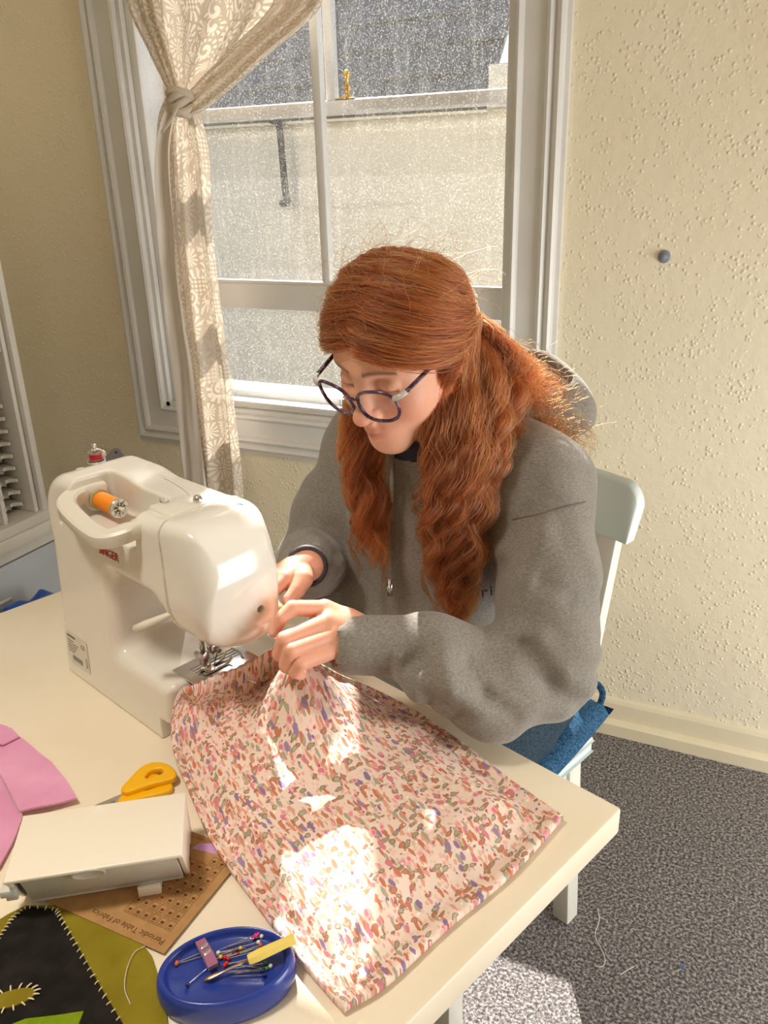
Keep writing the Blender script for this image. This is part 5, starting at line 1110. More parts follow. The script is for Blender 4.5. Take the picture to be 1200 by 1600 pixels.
t.color(t.mix(t.math('MULTIPLY', n2.outputs[0], 0.3), t.ramp(n.outputs[0], [(0.33, srgb(110, 106, 100)), (0.5, srgb(132, 127, 120)), (0.68, srgb(152, 147, 139))]), srgb(136, 131, 123)))
t.bump(t.noise(v, 220, 3).outputs[0], 0.25, 0.002)
hoodie = pchild(np_mesh('hoodie', V, F, 'fleece'))
# hood lying behind the neck: a thick shell open towards the front
HD = np.array((-0.3120, 1.1750, 1.0829)); HN = nrm(BF*0.55-BL*0.15+BZ*0.80)
def fn_hood(P, c, r):
    Rh = np.stack([BL, nrm(BF*0.9-BZ*0.45), nrm(np.cross(BL, nrm(BF*0.9-BZ*0.45)))], 1)
    wob = 0.004*np.sin(P[:, 2]*60+P[:, 0]*40)+0.003*np.sin(P[:, 1]*75)
    o = s_ell(P, HD-BL*0.045, (0.135, 0.080, 0.080), Rh)+wob; i = s_ell(P, HD-BL*0.045+HN*0.014, (0.122, 0.066, 0.070), Rh)+wob
    d = smax(o, -i, 0.008); d = smax(d, (P-HD-HN*0.030)@HN, 0.006)
    rim = s_cone(P, NK+BL*0.085+BF*0.015+BZ*0.012, HD+BL*0.055+HN*0.025, 0.016, 0.014)
    return smin(d, rim, 0.02)
V, F = sdf_mesh(fn_hood, (-0.62, 1.0, 0.95), (-0.16, 1.34, 1.24), 0.0032, 24); np_mesh('hood', V, F, 'fleece', hoodie)
# drawstring with a tip, navy shirt collar, seam, chest lettering
M['cord'] = mottled('grey_cord', srgb(128, 122, 112), srgb(146, 140, 128), 200, 0.9); M['navy'] = mat('navy_jersey', srgb(48, 50, 62), 0.9); M['ink'] = mat('dark_brown_print', srgb(64, 44, 36), 0.8)

bm = bmesh.new(); tube(bm, catmull([(-0.4613, 0.9850, 1.0474), (-0.4523, 0.9650, 1.0038), (-0.4562, 0.9680, 0.9447), (-0.4571, 0.9650, 0.8962), (-0.4577, 0.9620, 0.8588)], 40), 0.0038, 8); obj('drawstring', bm, 'cord', hoodie, smooth=True)
bm = bmesh.new(); tube(bm, [(-0.4576, 0.9620, 0.8629), (-0.4585, 0.9610, 0.8488), (-0.4588, 0.9610, 0.8363)], [0.0042, 0.0044, 0.0038], 10); obj('drawstring_tip', bm, 'steel', hoodie, smooth=True)
bm = bmesh.new(); lp = [NK+BZ*0.006+BF*0.012+(BL*math.cos(a)*0.060+BF*math.sin(a)*0.066+BZ*(-0.022*math.sin(a))) for a in np.linspace(0, 2*math.pi, 33)[:-1]]; lp.append(lp[0])
tube(bm, lp, 0.012, 8, False, flat=1.2); obj('shirt_collar', bm, 'navy', person, smooth=True)
def drape(pts, n, r, name, m, parent, inset=0.0):   # seam line pressed onto the hoodie surface
    P = catmull(pts, n)
    for _ in range(60): P = P+NCF*np.clip(fn_hoodie(P, P.mean(0), 1.0), -0.01, 0.02)[:, None]*0.7
    bm = bmesh.new(); tube(bm, P, r, 6); return obj(name, bm, m, parent, smooth=True), P
M['seam'] = mat('dark_seam', srgb(112, 106, 98), 0.95)
drape([(-0.1914, 0.9950, 1.0073), (-0.2080, 0.9643, 1.0102), (-0.2333, 0.9382, 1.0060), (-0.2637, 0.9260, 0.9984)], 24, 0.0012, 'shoulder_seam', 'seam', hoodie)
for p, g_, s in (((-0.3335, 0.9970, 0.8440), (0.452, -0.885, -0.105), 'r'), ((-0.3225, 1.0010, 0.8480), (0.488, -0.842, -0.225), 'i')):
    g_ = nrm(g_); lx_ = nrm(np.array([0.886, 0.463, 0.12])); lx_ = nrm(lx_-g_*(lx_@g_)); mtext('chest_letter', s, 'ink', hoodie, frame_mtx(np.array(p)+g_*0.0060, lx_, np.cross(g_, lx_), g_), 0.026, 0.0006)
# wristband at the right cuff
M['band'] = mottled('dark_wristband', srgb(40, 34, 40), srgb(62, 50, 56), 120, 0.6)
bm = bmesh.new(); e1 = nrm(np.cross(cdr, BZ)); e2 = np.cross(cdr, e1); c0_ = WRR+cdr*0.010
rp = [c0_+e1*math.cos(a)*0.0255+e2*math.sin(a)*0.0255 for a in np.linspace(0, 2*math.pi, 29)]; tube(bm, rp, 0.0045, 8, False, flat=1.8, up=tuple(cdr)); o = obj('wristband', bm, 'band', person, smooth=True)

# --- jeans and shoes
J = Prims(); HJ = 0.098
for s in (-1, 1):
    hip = PV+BL*s*(0.150 if s > 0 else 0.085)+BZ*0.030; kn_ = hip+BF*0.43+BL*s*(0.090 if s > 0 else 0.035)-BZ*0.030; an = np.array([kn_[0], kn_[1], 0.10])-BF*0.06
    J.cone(hip-BF*0.03, lerp(hip, kn_, 0.6), 0.088, 0.074, 0.03); J.cone(lerp(hip, kn_, 0.6), kn_, 0.074, 0.064, 0.03); J.cone(kn_, an, 0.062, 0.050, 0.03)
J.ell(PV+BZ*0.055-BF*0.02, (0.178, 0.135, 0.105), R3, 0.03)
def fn_jeans(P, c, r):
    d = J.fn(P, c, r)-0.0025*np.sin(P[:, 0]*70+P[:, 2]*50)*np.sin(P[:, 1]*65+P[:, 2]*30)
    return smax(d, 0.495-P[:, 2]+np.where(np.einsum('ij,j->i', P-(PV+BF*0.21), BF) > 0, -10, 0), 0.004) if False else d
V, F = sdf_mesh(fn_jeans, (-0.82, 0.45, 0.02), (-0.12, 1.42, 0.80), 0.008, 20)
V[:, 2] = np.where((V[:, 2] < 0.532)&((V-(PV+BF*0.22))@BF < 0), np.maximum(V[:, 2], 0.524+0.2*(V[:, 2]-0.53)*0), V[:, 2])
m = M['jeans'] = mat('jeans_denim', srgb(52, 78, 98), 0.9, spec=0.12); t = NT(m); v = t.coord(scale=(1, 1, 2.5))
t.color(t.ramp(t.noise(v, 240, 3).outputs[0], [(0.35, srgb(34, 46, 58)), (0.65, srgb(60, 76, 88))])); t.bump(t.noise(v, 16, 3).outputs[0], 0.3, 0.012)
jeans = pchild(np_mesh('jeans', V, F, 'jeans'))
bm = bmesh.new()
hipL = PV+BL*0.155+BZ*0.03
sp_ = [hipL+BL*0.090*math.cos(a)+BZ*0.088*math.sin(a)*0.8+BF*f for a, f in ((0.9, 0.0), (0.7, 0.05), (0.62, 0.12), (0.58, 0.2))]
tube(bm, catmull(sp_, 24), 0.002, 6); obj('side_seam', bm, 'jeans', jeans, smooth=True)
M['shoe'] = mottled('white_canvas_shoe', srgb(216, 212, 204), srgb(204, 200, 190), 40, 0.7); M['sole'] = mat('rubber_sole', srgb(230, 226, 216), 0.6)
for s in (-1, 1):
    hip = PV+BL*s*(0.150 if s > 0 else 0.085)+BZ*0.030; kn_ = hip+BF*0.43+BL*s*(0.090 if s > 0 else 0.035); a0 = np.array([kn_[0], kn_[1], 0.0])-BF*0.06
    Sh = Prims(); Sh.cone(a0+BZ*0.055-BF*0.03, a0+BZ*0.045+BF*0.06, 0.042, 0.038, 0.02); Sh.cone(a0+BZ*0.045+BF*0.06, a0+BZ*0.034+BF*0.15, 0.038, 0.030, 0.02); Sh.cone(a0+BZ*0.06, a0+BZ*0.11, 0.042, 0.046, 0.02)
    V, F = sdf_mesh(lambda P, c, r: np.maximum(Sh.fn(P, c, r), 0.012-P[:, 2]), a0+np.array([-0.22, -0.26, -0.02]), a0+np.array([0.22, 0.2, 0.2]), 0.006, 20)
    sh_ = pchild(np_mesh('shoe', V, F, 'shoe'))
    bm = bmesh.new(); pts = []
    for a in np.linspace(0, 2*math.pi, 36, endpoint=False):
        f = 0.055+0.128*math.cos(a); w = 0.040*math.sin(a)*(1.0-0.12*math.cos(a)); pts.append(a0+BF*f+BL*w)
    prism(bm, pts, 0.0005, 0.020, 0.004); obj('sole', bm, 'sole', sh_, auto=40)

# --- eyeglasses
gl_ = thing('eyeglasses', hw((0, 0.10, -0.005)), label='dark tortoiseshell round eyeglasses with pale corners on the face', cat='glasses')
GLM = Matrix.Translation(-gl_.location)
m = M['tortoise'] = mat('tortoiseshell', srgb(70, 44, 66), 0.25); t = NT(m); v = t.coord(); t.color(t.ramp(t.noise(v, 70, 3, 0.6).outputs[0], [(0.40, srgb(44, 30, 50)), (0.55, srgb(92, 62, 88)), (0.68, srgb(150, 124, 130))]))
M['pale_acetate'] = mat('pale_marbled_acetate', srgb(190, 186, 182), 0.25)
GT = -0.10    # frame leans with the nose
def gpt(x, y, z): return hw((x, y, z))
def lens_outline(s, n=40, k=1.0):
    pts = []
    for a in np.linspace(0, 2*math.pi, n, endpoint=False):
        c_, s_ = math.cos(a), math.sin(a); rx, rz = 0.0278*k, (0.0225 if s_ > 0 else 0.0255)*k
        e = 2.5; r = (abs(c_)**e+abs(s_)**e)**(-1/e); x = rx*r*c_; z = rz*r*s_+0.0018*(x/0.026)
        z2 = -0.011+z; pts.append(gpt(s*(0.0335+x), 0.1115-0.0022*((0.0335+x)/0.03)**2+0.22*(z2+0.011)*0.6, z2))
    return pts
for s in (-1, 1):
    lo = lens_outline(s); bm = bmesh.new(); tube(bm, lo+[lo[0], lo[1]], 0.0022, 8, False, up=tuple(HF)); bm.transform(GLM); obj('rim', bm, 'tortoise', gl_, smooth=True)
    li_ = lens_outline(s, 40, 0.985); bm = bmesh.new(); f_ = [bm.verts.new(p) for p in li_]; b_ = [bm.verts.new(p-HF*0.0012) for p in li_]; bm.faces.new(f_); bm.faces.new(b_[::-1])
    for k in range(40): bm.faces.new((f_[k], f_[(k+1) % 40], b_[(k+1) % 40], b_[k]))
    bm.transform(GLM); obj('lens', bm, 'clear_glass', gl_)
    bm = bmesh.new(); tube(bm, catmull([gpt(s*0.0595, 0.1065, 0.003), gpt(s*0.066, 0.103, 0.005), gpt(s*0.0695, 0.098, 0.006), gpt(s*0.0705, 0.093, 0.0062)], 14), [0.0026]*14, 8, flat=1.4, up=tuple(HX)); bm.transform(GLM); obj('corner', bm, 'pale_acetate', gl_, smooth=True)
    bm = bmesh.new(); tube(bm, catmull([gpt(s*0.0705, 0.094, 0.0062), gpt(s*0.075, 0.045, 0.009), gpt(s*0.0765, 0.010, 0.010), gpt(s*0.0775, -0.012, 0.008), gpt(s*0.078, -0.032, -0.010)], 24), 0.0021, 8, flat=1.6, up=tuple(HX)); bm.transform(GLM); obj('temple', bm, 'tortoise', gl_, smooth=True)
    bm = bmesh.new(); tube(bm, catmull([gpt(s*0.0115, 0.1085, -0.014), gpt(s*0.0105, 0.103, -0.018), gpt(s*0.0110, 0.101, -0.023)], 8), 0.0020, 8); bm.transform(GLM); obj('nose_pad', bm, 'clear_glass', gl_, smooth=True)
bm = bmesh.new(); tube(bm, catmull([gpt(-0.0095, 0.1115, -0.006), gpt(-0.004, 0.114, -0.0035), gpt(0.004, 0.114, -0.0035), gpt(0.0095, 0.1115, -0.006)], 14), 0.0019, 8); bm.transform(GLM); obj('bridge', bm, 'tortoise', gl_, smooth=True)

# --- hair
m = M['hair'] = bpy.data.materials.new('red_hair'); m.use_nodes = True; t = NT(m); t.n.remove(t.b)
hb_ = t.add('ShaderNodeBsdfHairPrincipled', parametrization='COLOR'); hi_ = t.add('ShaderNodeHairInfo')
t.link(t.ramp(hi_.outputs['Random'], [(0.0, srgb(66, 27, 14)), (0.4, srgb(108, 47, 20)), (0.8, srgb(148, 72, 27)), (1.0, srgb(192, 114, 52))]), hb_.inputs['Color'])
hb_.inputs['Roughness'].default_value = 0.38; hb_.inputs['Radial Roughness'].default_value = 0.5; hb_.inputs['Random Roughness'].default_value = 0.2; t.link(hb_.outputs[0], t.out.inputs[0])
M['hair_base'] = mottled('hair_underlayer', srgb(88, 42, 26), srgb(104, 52, 32), 60, 0.8, 0.4, 90, spec=0.15)
def fn_cap(P, c, r):
    q = hl(P); d = s_ell(P, hw((0, -0.004, 0.034)), np.array((0.0815, 0.0920, 0.0795))*HS, HR)
    d = smin(d, s_ell(P, hw((0, -0.048, -0.015)), np.array((0.066, 0.055, 0.062))*HS, HR), 0.02)
    cut = -((q[:, 2]-0.064)*0.062-(q[:, 1]-0.090)*0.095)/0.1134
    return smax(d, cut, 0.006)
V, F = sdf_mesh(fn_cap, HCEN-0.16, HCEN+0.16, 0.004, 20); pchild(np_mesh('hair_underlayer', V, F, 'hair_base'))
HN_, HPTS, HRAD = [], [], []
def add_strands(P, r0, r1):
    """P: (n, k, 3)"""
    n, k, _ = P.shape; HN_.extend([k]*n); HPTS.append(P.reshape(-1, 3)); HRAD.append(np.tile(np.linspace(r0, r1, k), n))
def smooth_rand(n, k, scale, rough=3):
    z = RNG.normal(size=(n, rough+2, 3)); u = np.linspace(0, rough+0.999, k); i = u.astype(int); f = (u-i)[None, :, None]; f = f*f*(3-2*f)
    return (z[:, i]*(1-f)+z[:, np.minimum(i+1, rough+1)]*f)*scale
SKC = np.array([-0.001, -0.003, 0.034]); SKR = np.array([0.0840, 0.0945, 0.0820])
def on_skull(q, lift):
    d = (q-SKC)/SKR; d /= np.linalg.norm(d, axis=-1, keepdims=True); return SKC+d*(SKR+lift[..., None] if np.ndim(lift) else SKR+lift)
# swept-back hair of the half-up style
n, k = 5200, 22; s = np.where(RNG.random(n) < 0.60, 1.0, -1.0); t_ = RNG.random(n)**1.15
a = np.stack([s*0.002+0.006*RNG.normal(size=n), 0.092-0.143*t_, 0.056+0.064*np.sin(t_*1.75)], 1)
zf = np.where(s < 0, 0.010*(1-t_), 0.0)
mid = np.stack([s*(0.076-0.012*t_+0.004*RNG.normal(size=n)), 0.040-0.075*t_+0.006*RNG.normal(size=n), 0.018+0.060*t_+zf+0.008*RNG.normal(size=n)], 1)
mid2 = np.stack([s*(0.070-0.006*t_), -0.030-0.03*t_, -0.004+0.072*t_+0.008*RNG.normal(size=n)], 1)
e = np.stack([s*np.abs(0.012*RNG.normal(size=n)+0.006), -0.101+0*t_, 0.028+0.012*RNG.normal(size=n)], 1)
u = np.linspace(0, 1, k)[None, :, None]
Q = (1-u)**3*a[:, None]+3*(1-u)**2*u*mid[:, None]+3*(1-u)*u*u*mid2[:, None]+u**3*e[:, None]
lift = 0.002+0.013*RNG.random(n)[:, None]*np.sin(np.pi*np.linspace(0.06, 0.94, k))[None, :]
lift = lift+0.0022*np.sin(np.linspace(0, 9, k)[None, :]+(t_*40+s*3)[:, None])
Q = on_skull(Q, lift)+smooth_rand(n, k, 0.0016)
add_strands(hwa(Q), 0.00032, 0.00022)
# loose lock along the temple
n, k = 260, 20; c_ = catmull([(0.014, 0.098, 0.056), (0.044, 0.084, 0.040), (0.066, 0.054, 0.028), (0.078, 0.020, 0.024), (0.080, -0.02, 0.020), (0.064, -0.06, 0.022)], k)
add_strands(hwa(c_[None]+RNG.normal(size=(n, 1, 3))*0.0035+smooth_rand(n, k, 0.0018)), 0.0003, 0.0002)
# twisted side piece reaching the tie
for ph, dz_ in ((0, 0.0), (math.pi, 0.0)):
    n, k = 420, 30; uu_ = np.linspace(0, 1, k); c_ = catmull([(0.058, -0.045, 0.040), (0.050, -0.076, 0.036), (0.036, -0.092, 0.030), (0.014, -0.105, 0.024), (0.0, -0.108, 0.010)], k)
    tw_ = np.stack([np.cos(uu_*16+ph)*0.004, np.sin(uu_*16+ph)*0.003, np.sin(uu_*16+ph)*0.007], 1); dsc = RNG.normal(size=(n, 1, 3))*0.0032
    add_strands(hwa(c_[None]+tw_[None]+dsc+smooth_rand(n, k, 0.001)), 0.0003, 0.0002)
def lock(path, rad, n, k=40, wave=0.006, wl=0.065, clumps=9, tight=0.75, frizz=0.0018, depth=0.65, r0=0.00032, r1=0.00016, lens=(0.78, 1.0), e1=None, e2=None):
    path = np.array(path, float); C_ = catmull(path, 160); L_ = np.concatenate([[0], np.cumsum(np.linalg.norm(np.diff(C_, axis=0), axis=1))]); tot = L_[-1]
    e1 = np.array(CR) if e1 is None else e1; e2 = nrm(np.array(CF)-np.array([0, 0, CF[2]])) if e2 is None else e2
    cl = RNG.integers(0, clumps, n); cc = RNG.uniform(-1, 1, (clumps, 2)); cc /= np.maximum(1, np.linalg.norm(cc, axis=1))[:, None]; ph = RNG.uniform(0, 6.28, clumps); cw2 = RNG.uniform(0.75, 1.3, clumps)
    th = RNG.uniform(0, 6.28, n); rr = np.sqrt(RNG.random(n)); off = np.stack([rr*np.cos(th), rr*np.sin(th)], 1)
    ln = RNG.uniform(lens[0], lens[1], n); u = np.linspace(0, 1, k)[None, :]*ln[:, None]; s_ = u*tot
    idx = np.clip(np.searchsorted(L_, s_), 1, 159); f = (s_-L_[idx-1])/np.maximum(L_[idx]-L_[idx-1], 1e-9)
    base = C_[idx-1]*(1-f[..., None])+C_[idx]*f[..., None]
    R_ = np.interp(u, np.linspace(0, 1, len(rad)), rad); cl_w = np.clip(u*1.6, 0, 1)*tight
    o2 = off[:, None]*(1-cl_w)[..., None]+(cc[cl][:, None]+off[:, None]*0.18)*cl_w[..., None]
    A = wave*np.clip(u*2.2, 0.1, 1.0); pa = s_/(wl*cw2[cl][:, None])*6.283+ph[cl][:, None]+RNG.normal(size=(n, 1))*0.25
    P = base+e1*(o2[..., 0]*R_+A*np.sin(pa))[..., None]+e2*(o2[..., 1]*R_*depth+0.6*A*np.cos(pa))[..., None]+smooth_rand(n, k, frizz, 7)
    add_strands(P, r0, r1)
# long hair on the near side, falling in front of the shoulder
lock([hw((0.060, -0.060, 0.020)), (-0.3604, 0.9550, 1.1761), (-0.3495, 0.9450, 1.1184), (-0.3421, 0.9400, 1.0619), (-0.3431, 0.9350, 0.9935), (-0.3451, 0.9320, 0.9211), (-0.3436, 0.9300, 0.8153)], [0.022, 0.036, 0.045, 0.045, 0.039, 0.026, 0.009], 2300, 54, 0.0085, 0.072, 24, 0.86, 0.002, lens=(0.62, 1.0))
lock([hw((0.079, 0.002, 0.034)), hw((0.083, 0.000, 0.005)), (-0.3690, 0.9250, 1.1462), (-0.3664, 0.9180, 1.0828), (-0.3601, 0.9150, 1.0162), (-0.3512, 0.9150, 0.9276)], [0.010, 0.016, 0.017, 0.018, 0.016, 0.006], 900, 50, 0.007, 0.07, 12, 0.85, lens=(0.7, 1.0))
lock([hw((0.072, -0.030, 0.000)), (-0.3681, 0.9250, 1.1542), (-0.3620, 0.9200, 1.0993), (-0.3584, 0.9150, 1.0338), (-0.3602, 0.9150, 0.9536), (-0.3530, 0.9200, 0.8582)], [0.012, 0.018, 0.022, 0.024, 0.022, 0.008], 900, 50, 0.007, 0.07, 10)
lock([hw((0.030, -0.090, 0.020)), (-0.3342, 0.9850, 1.1838), (-0.3160, 0.9750, 1.1220), (-0.3112, 0.9650, 1.0576), (-0.3207, 0.9550, 1.0072), (-0.3303, 0.9500, 0.9439)], [0.012, 0.022, 0.026, 0.022, 0.016, 0.005], 900, 50, 0.008, 0.07, 10)
# single loose waves at its edge
for wa, wb in (((-0.3748, 0.9120, 0.9975), (-0.3857, 0.9150, 0.9214)), ((-0.3786, 0.9120, 0.9700), (-0.3602, 0.9150, 0.9072)), ((-0.3500, 0.9120, 0.9105), (-0.3149, 0.9150, 0.8591)), ((-0.3591, 0.9120, 0.8803), (-0.3464, 0.9150, 0.8278)), ((-0.3853, 0.9120, 1.0137), (-0.3764, 0.9150, 0.9417)), ((-0.3196, 0.9120, 0.9617), (-0.3108, 0.9150, 0.8791))):
    lock([(-0.3620, 0.9200, 1.1319), (-0.3601, 0.9150, 1.0676), wa, wb], [0.010, 0.006, 0.004, 0.002], 36, 44, 0.010, 0.055, 2, 0.9)
# hair on the far side
lock([hw((-0.070, -0.020, -0.005)), (-0.4936, 0.9550, 1.0934), (-0.4900, 0.9500, 1.0503), (-0.4809, 0.9450, 0.9976), (-0.4716, 0.9400, 0.9438), (-0.4637, 0.9380, 0.8871)], [0.014, 0.022, 0.027, 0.027, 0.022, 0.008], 1300, 50, 0.008, 0.068, 14, 0.86, lens=(0.65, 1.0))
lock([hw((-0.072, -0.010, -0.005)), (-0.5147, 0.9550, 1.0779), (-0.5100, 0.9480, 1.0208), (-0.5000, 0.9450, 0.9664), (-0.4902, 0.9400, 0.9014)], [0.004, 0.008, 0.010, 0.010, 0.005], 300, 46, 0.008, 0.06, 5)
# hair over the back and hood, catching the sun
lock([hw((0.010, -0.101, 0.020)), (-0.3264, 1.0200, 1.1897), (-0.3157, 1.0600, 1.1356), (-0.2958, 1.0900, 1.0853), (-0.2723, 1.0750, 1.0552)], [0.012, 0.026, 0.034, 0.036, 0.030], 900, 44, 0.009, 0.075, 22, 0.8, 0.0025, lens=(0.5, 1.0))
lock([hw((0.0, -0.101, 0.015)), (-0.3228, 1.0500, 1.1801), (-0.2958, 1.1000, 1.1280), (-0.2690, 1.1200, 1.0799), (-0.2401, 1.1000, 1.0513)], [0.010, 0.022, 0.034, 0.040, 0.034], 420, 44, 0.012, 0.07, 24, 0.85, 0.003, lens=(0.55, 1.1))
lock([hw((0.015, -0.098, 0.015)), (-0.3247, 1.0000, 1.2136), (-0.3147, 1.0300, 1.1761), (-0.3057, 1.0300, 1.1088), (-0.3032, 1.0000, 1.0475)], [0.008, 0.014, 0.020, 0.022, 0.014], 600, 44, 0.010, 0.06, 12)
def make_hair(name, sizes, pts, rad):
    h = bpy.data.hair_curves.new(name); h.add_curves([int(x) for x in sizes]); h.points.foreach_set('position', np.concatenate(pts).astype(np.float32).ravel())
    ra = h.attributes.get('radius') or h.attributes.new('radius', 'FLOAT', 'POINT'); ra.data.foreach_set('value', np.concatenate(rad).astype(np.float32))
    h.materials.append(M['hair']); o = bpy.data.objects.new(name, h); COL.objects.link(o); return pchild(o)
make_hair('hair', HN_, HPTS, HRAD)
HN_, HPTS, HRAD = [], [], []
# flyaway hairs around the crown and the back
n, k = 230, 18; d = RNG.normal(size=(n, 3)); d[:, 2] = np.abs(d[:, 2])+0.2; d /= np.linalg.norm(d, axis=1)[:, None]
st = SKC+d*(SKR+0.006); u = np.linspace(0, 1, k)[None, :, None]; tang = np.cross(d, RNG.normal(size=(n, 3))); tang /= np.linalg.norm(tang, axis=1)[:, None]; tang[:, 1] -= 0.5
ln = RNG.uniform(0.02, 0.075, n)[:, None, None]
Q = st[:, None]+d[:, None]*(0.42*ln*np.sin(u*2.4))+tang[:, None]*ln*u+smooth_rand(n, k, 0.003, 3)*u
add_strands(hwa(Q), 0.00016, 0.00008)
n, k = 240, 24; b0 = np.array((-0.3138, 1.0500, 1.1722)); b1 = np.array((-0.2493, 1.0900, 1.0532)); w = RNG.random(n)[:, None]; st = b0*(1-w)+b1*w+RNG.normal(size=(n, 3))*0.018
dr = np.array(CR)*RNG.uniform(0.2, 1.0, (n, 1))+np.array([0, 0, -1.0])*RNG.uniform(-0.2, 0.8, (n, 1)); u = np.linspace(0, 1, k)[None, :, None]
P = st[:, None]+dr[:, None]*u*RNG.uniform(0.02, 0.06, n)[:, None, None]+np.array(CR)*(np.sin(u*9+RNG.uniform(0, 6, n)[:, None, None])*0.006)+np.array([0, 0, 1.0])*(np.cos(u*8+RNG.uniform(0, 6, n)[:, None, None])*0.006)+smooth_rand(n, k, 0.002, 5)
add_strands(P, 0.0002, 0.0001)
for wa, wb, wc, wd in (((-0.3589, 0.9120, 1.0347), (-0.3805, 0.9080, 0.9713), (-0.3745, 0.9100, 0.9162), (-0.3602, 0.9150, 0.8834)), ((-0.3634, 0.9100, 1.0088), (-0.3817, 0.9060, 0.9446), (-0.3813, 0.9080, 0.8874), (-0.3609, 0.9120, 0.8489)), ((-0.3457, 0.9120, 0.9482), (-0.3575, 0.9080, 0.8921), (-0.3437, 0.9100, 0.8507), (-0.3308, 0.9150, 0.8244)), ((-0.3221, 0.9180, 0.9855), (-0.3058, 0.9150, 0.9448), (-0.3136, 0.9150, 0.8880), (-0.3283, 0.9180, 0.8303)), ((-0.4907, 0.9350, 0.9716), (-0.5032, 0.9320, 0.9273), (-0.4920, 0.9340, 0.8837), (-0.4953, 0.9350, 0.8674)), ((-0.4667, 0.9340, 0.9470), (-0.4502, 0.9320, 0.9119), (-0.4582, 0.9340, 0.8749), (-0.4519, 0.9360, 0.8499))):
    lock([wa, wb, wc, wd], [0.005, 0.004, 0.003, 0.002], 26, 30, 0.003, 0.05, 2, 0.8, 0.001, 0.6, 0.00022, 0.00012)
make_hair('flyaway_hair', HN_, HPTS, HRAD)

# ------------------------------------------------------------------ curtain
m = M['lace'] = bpy.data.materials.new('cutwork_sheer'); m.use_nodes = True; t = NT(m); t.n.remove(t.b); uv = t.coord('UV')
vo = t.voro(uv, 17, rnd=0.75); sb = t.add('ShaderNodeVectorMath', operation='SUBTRACT'); sc_ = t.add('ShaderNodeVectorMath', operation='SCALE'); sc_.inputs['Scale'].default_value = 17
t.link(uv, sc_.inputs[0]); vo.inputs['Scale'].default_value = 1.0; t.link(sc_.outputs[0], vo.inputs['Vector'])
t.link(sc_.outputs[0], sb.inputs[0]); t.link(vo.outputs['Position'], sb.inputs[1]); sx_ = t.add('ShaderNodeSeparateXYZ'); t.link(sb.outputs[0], sx_.inputs[0])
ang = t.math('ARCTAN2', sx_.outputs[1], sx_.outputs[0]); r_ = vo.outputs['Distance']
spiral = t.math('SINE', t.math('ADD', t.math('MULTIPLY', r_, 26.0), t.math('MULTIPLY', ang, -1.0)))
petal = t.math('SUBTRACT', t.math('SINE', t.math('MULTIPLY', ang, 7.0)), t.math('MULTIPLY', t.math('ABSOLUTE', t.math('SUBTRACT', r_, 0.26)), 7.0))
rings = t.math('SINE', t.math('MULTIPLY', r_, 24.0))
sepc = t.add('ShaderNodeSeparateColor'); t.link(vo.outputs['Color'], sepc.inputs[0])
def gt(a, b): return t.math('GREATER_THAN', a, b)
lat = t.math('MULTIPLY', t.math('SINE', t.math('MULTIPLY', t.math('ADD', sx_.outputs[0], sx_.outputs[1]), 17.0)), t.math('SINE', t.math('MULTIPLY', t.math('SUBTRACT', sx_.outputs[0], sx_.outputs[1]), 17.0)))
k1 = gt(sepc.outputs[0], 0.52); k2 = gt(sepc.outputs[0], 0.70)
pick = t.math('ADD', t.math('MULTIPLY', t.math('SUBTRACT', 1.0, k1), gt(spiral, 0.0)), t.math('ADD', t.math('MULTIPLY', t.math('SUBTRACT', k1, k2), gt(petal, -0.25)), t.math('MULTIPLY', k2, gt(lat, 0.12))))
inner = t.math('LESS_THAN', r_, 0.42)
vd = t.voro(sc_.outputs[0], 1.0, 'DISTANCE_TO_EDGE', 0.75)
border = t.math('MULTIPLY', gt(vd.outputs['Distance'], 0.05), t.math('MULTIPLY', t.math('SUBTRACT', 1.0, inner), gt(t.math('SINE', t.math('MULTIPLY', ang, 12.0)), -0.1)))
mask = t.math('MINIMUM', 1.0, t.math('ADD', t.math('MULTIPLY', pick, inner), border))
dif = t.add('ShaderNodeBsdfDiffuse'); dif.inputs[0].default_value = (*srgb(240, 232, 220), 1); trl = t.add('ShaderNodeBsdfTranslucent'); trl.inputs[0].default_value = (*srgb(244, 232, 212), 1)
mo = t.add('ShaderNodeMixShader'); mo.inputs[0].default_value = 0.22; t.link(dif.outputs[0], mo.inputs[1]); t.link(trl.outputs[0], mo.inputs[2])
d2 = t.add('ShaderNodeBsdfDiffuse'); d2.inputs[0].default_value = (*srgb(214, 200, 182), 1); t2_ = t.add('ShaderNodeBsdfTranslucent'); t2_.inputs[0].default_value = (*srgb(226, 206, 178), 1)
m3 = t.add('ShaderNodeMixShader'); m3.inputs[0].default_value = 0.17; t.link(d2.outputs[0], m3.inputs[1]); t.link(t2_.outputs[0], m3.inputs[2])
trn = t.add('ShaderNodeBsdfTransparent'); m4 = t.add('ShaderNodeMixShader'); m4.inputs[0].default_value = 0.86; t.link(trn.outputs[0], m4.inputs[1]); t.link(m3.outputs[0], m4.inputs[2])
m5 = t.add('ShaderNodeMixShader'); t.link(mask, m5.inputs[0]); t.link(m4.outputs[0], m5.inputs[1]); t.link(mo.outputs[0], m5.inputs[2]); t.link(m5.outputs[0], t.out.inputs[0])
M['hem'] = mat('white_cotton_hem', srgb(232, 224, 214), 0.85); b = M['hem'].node_tree.nodes['Principled BSDF']; b.inputs['Subsurface Weight'].default_value = 0.0
ct = thing('lace_curtain', (-1.42, 1.86, 2.44), label='white cutwork lace curtain knotted in the middle at the window', cat='curtain')
CTL = Vector(ct.location)
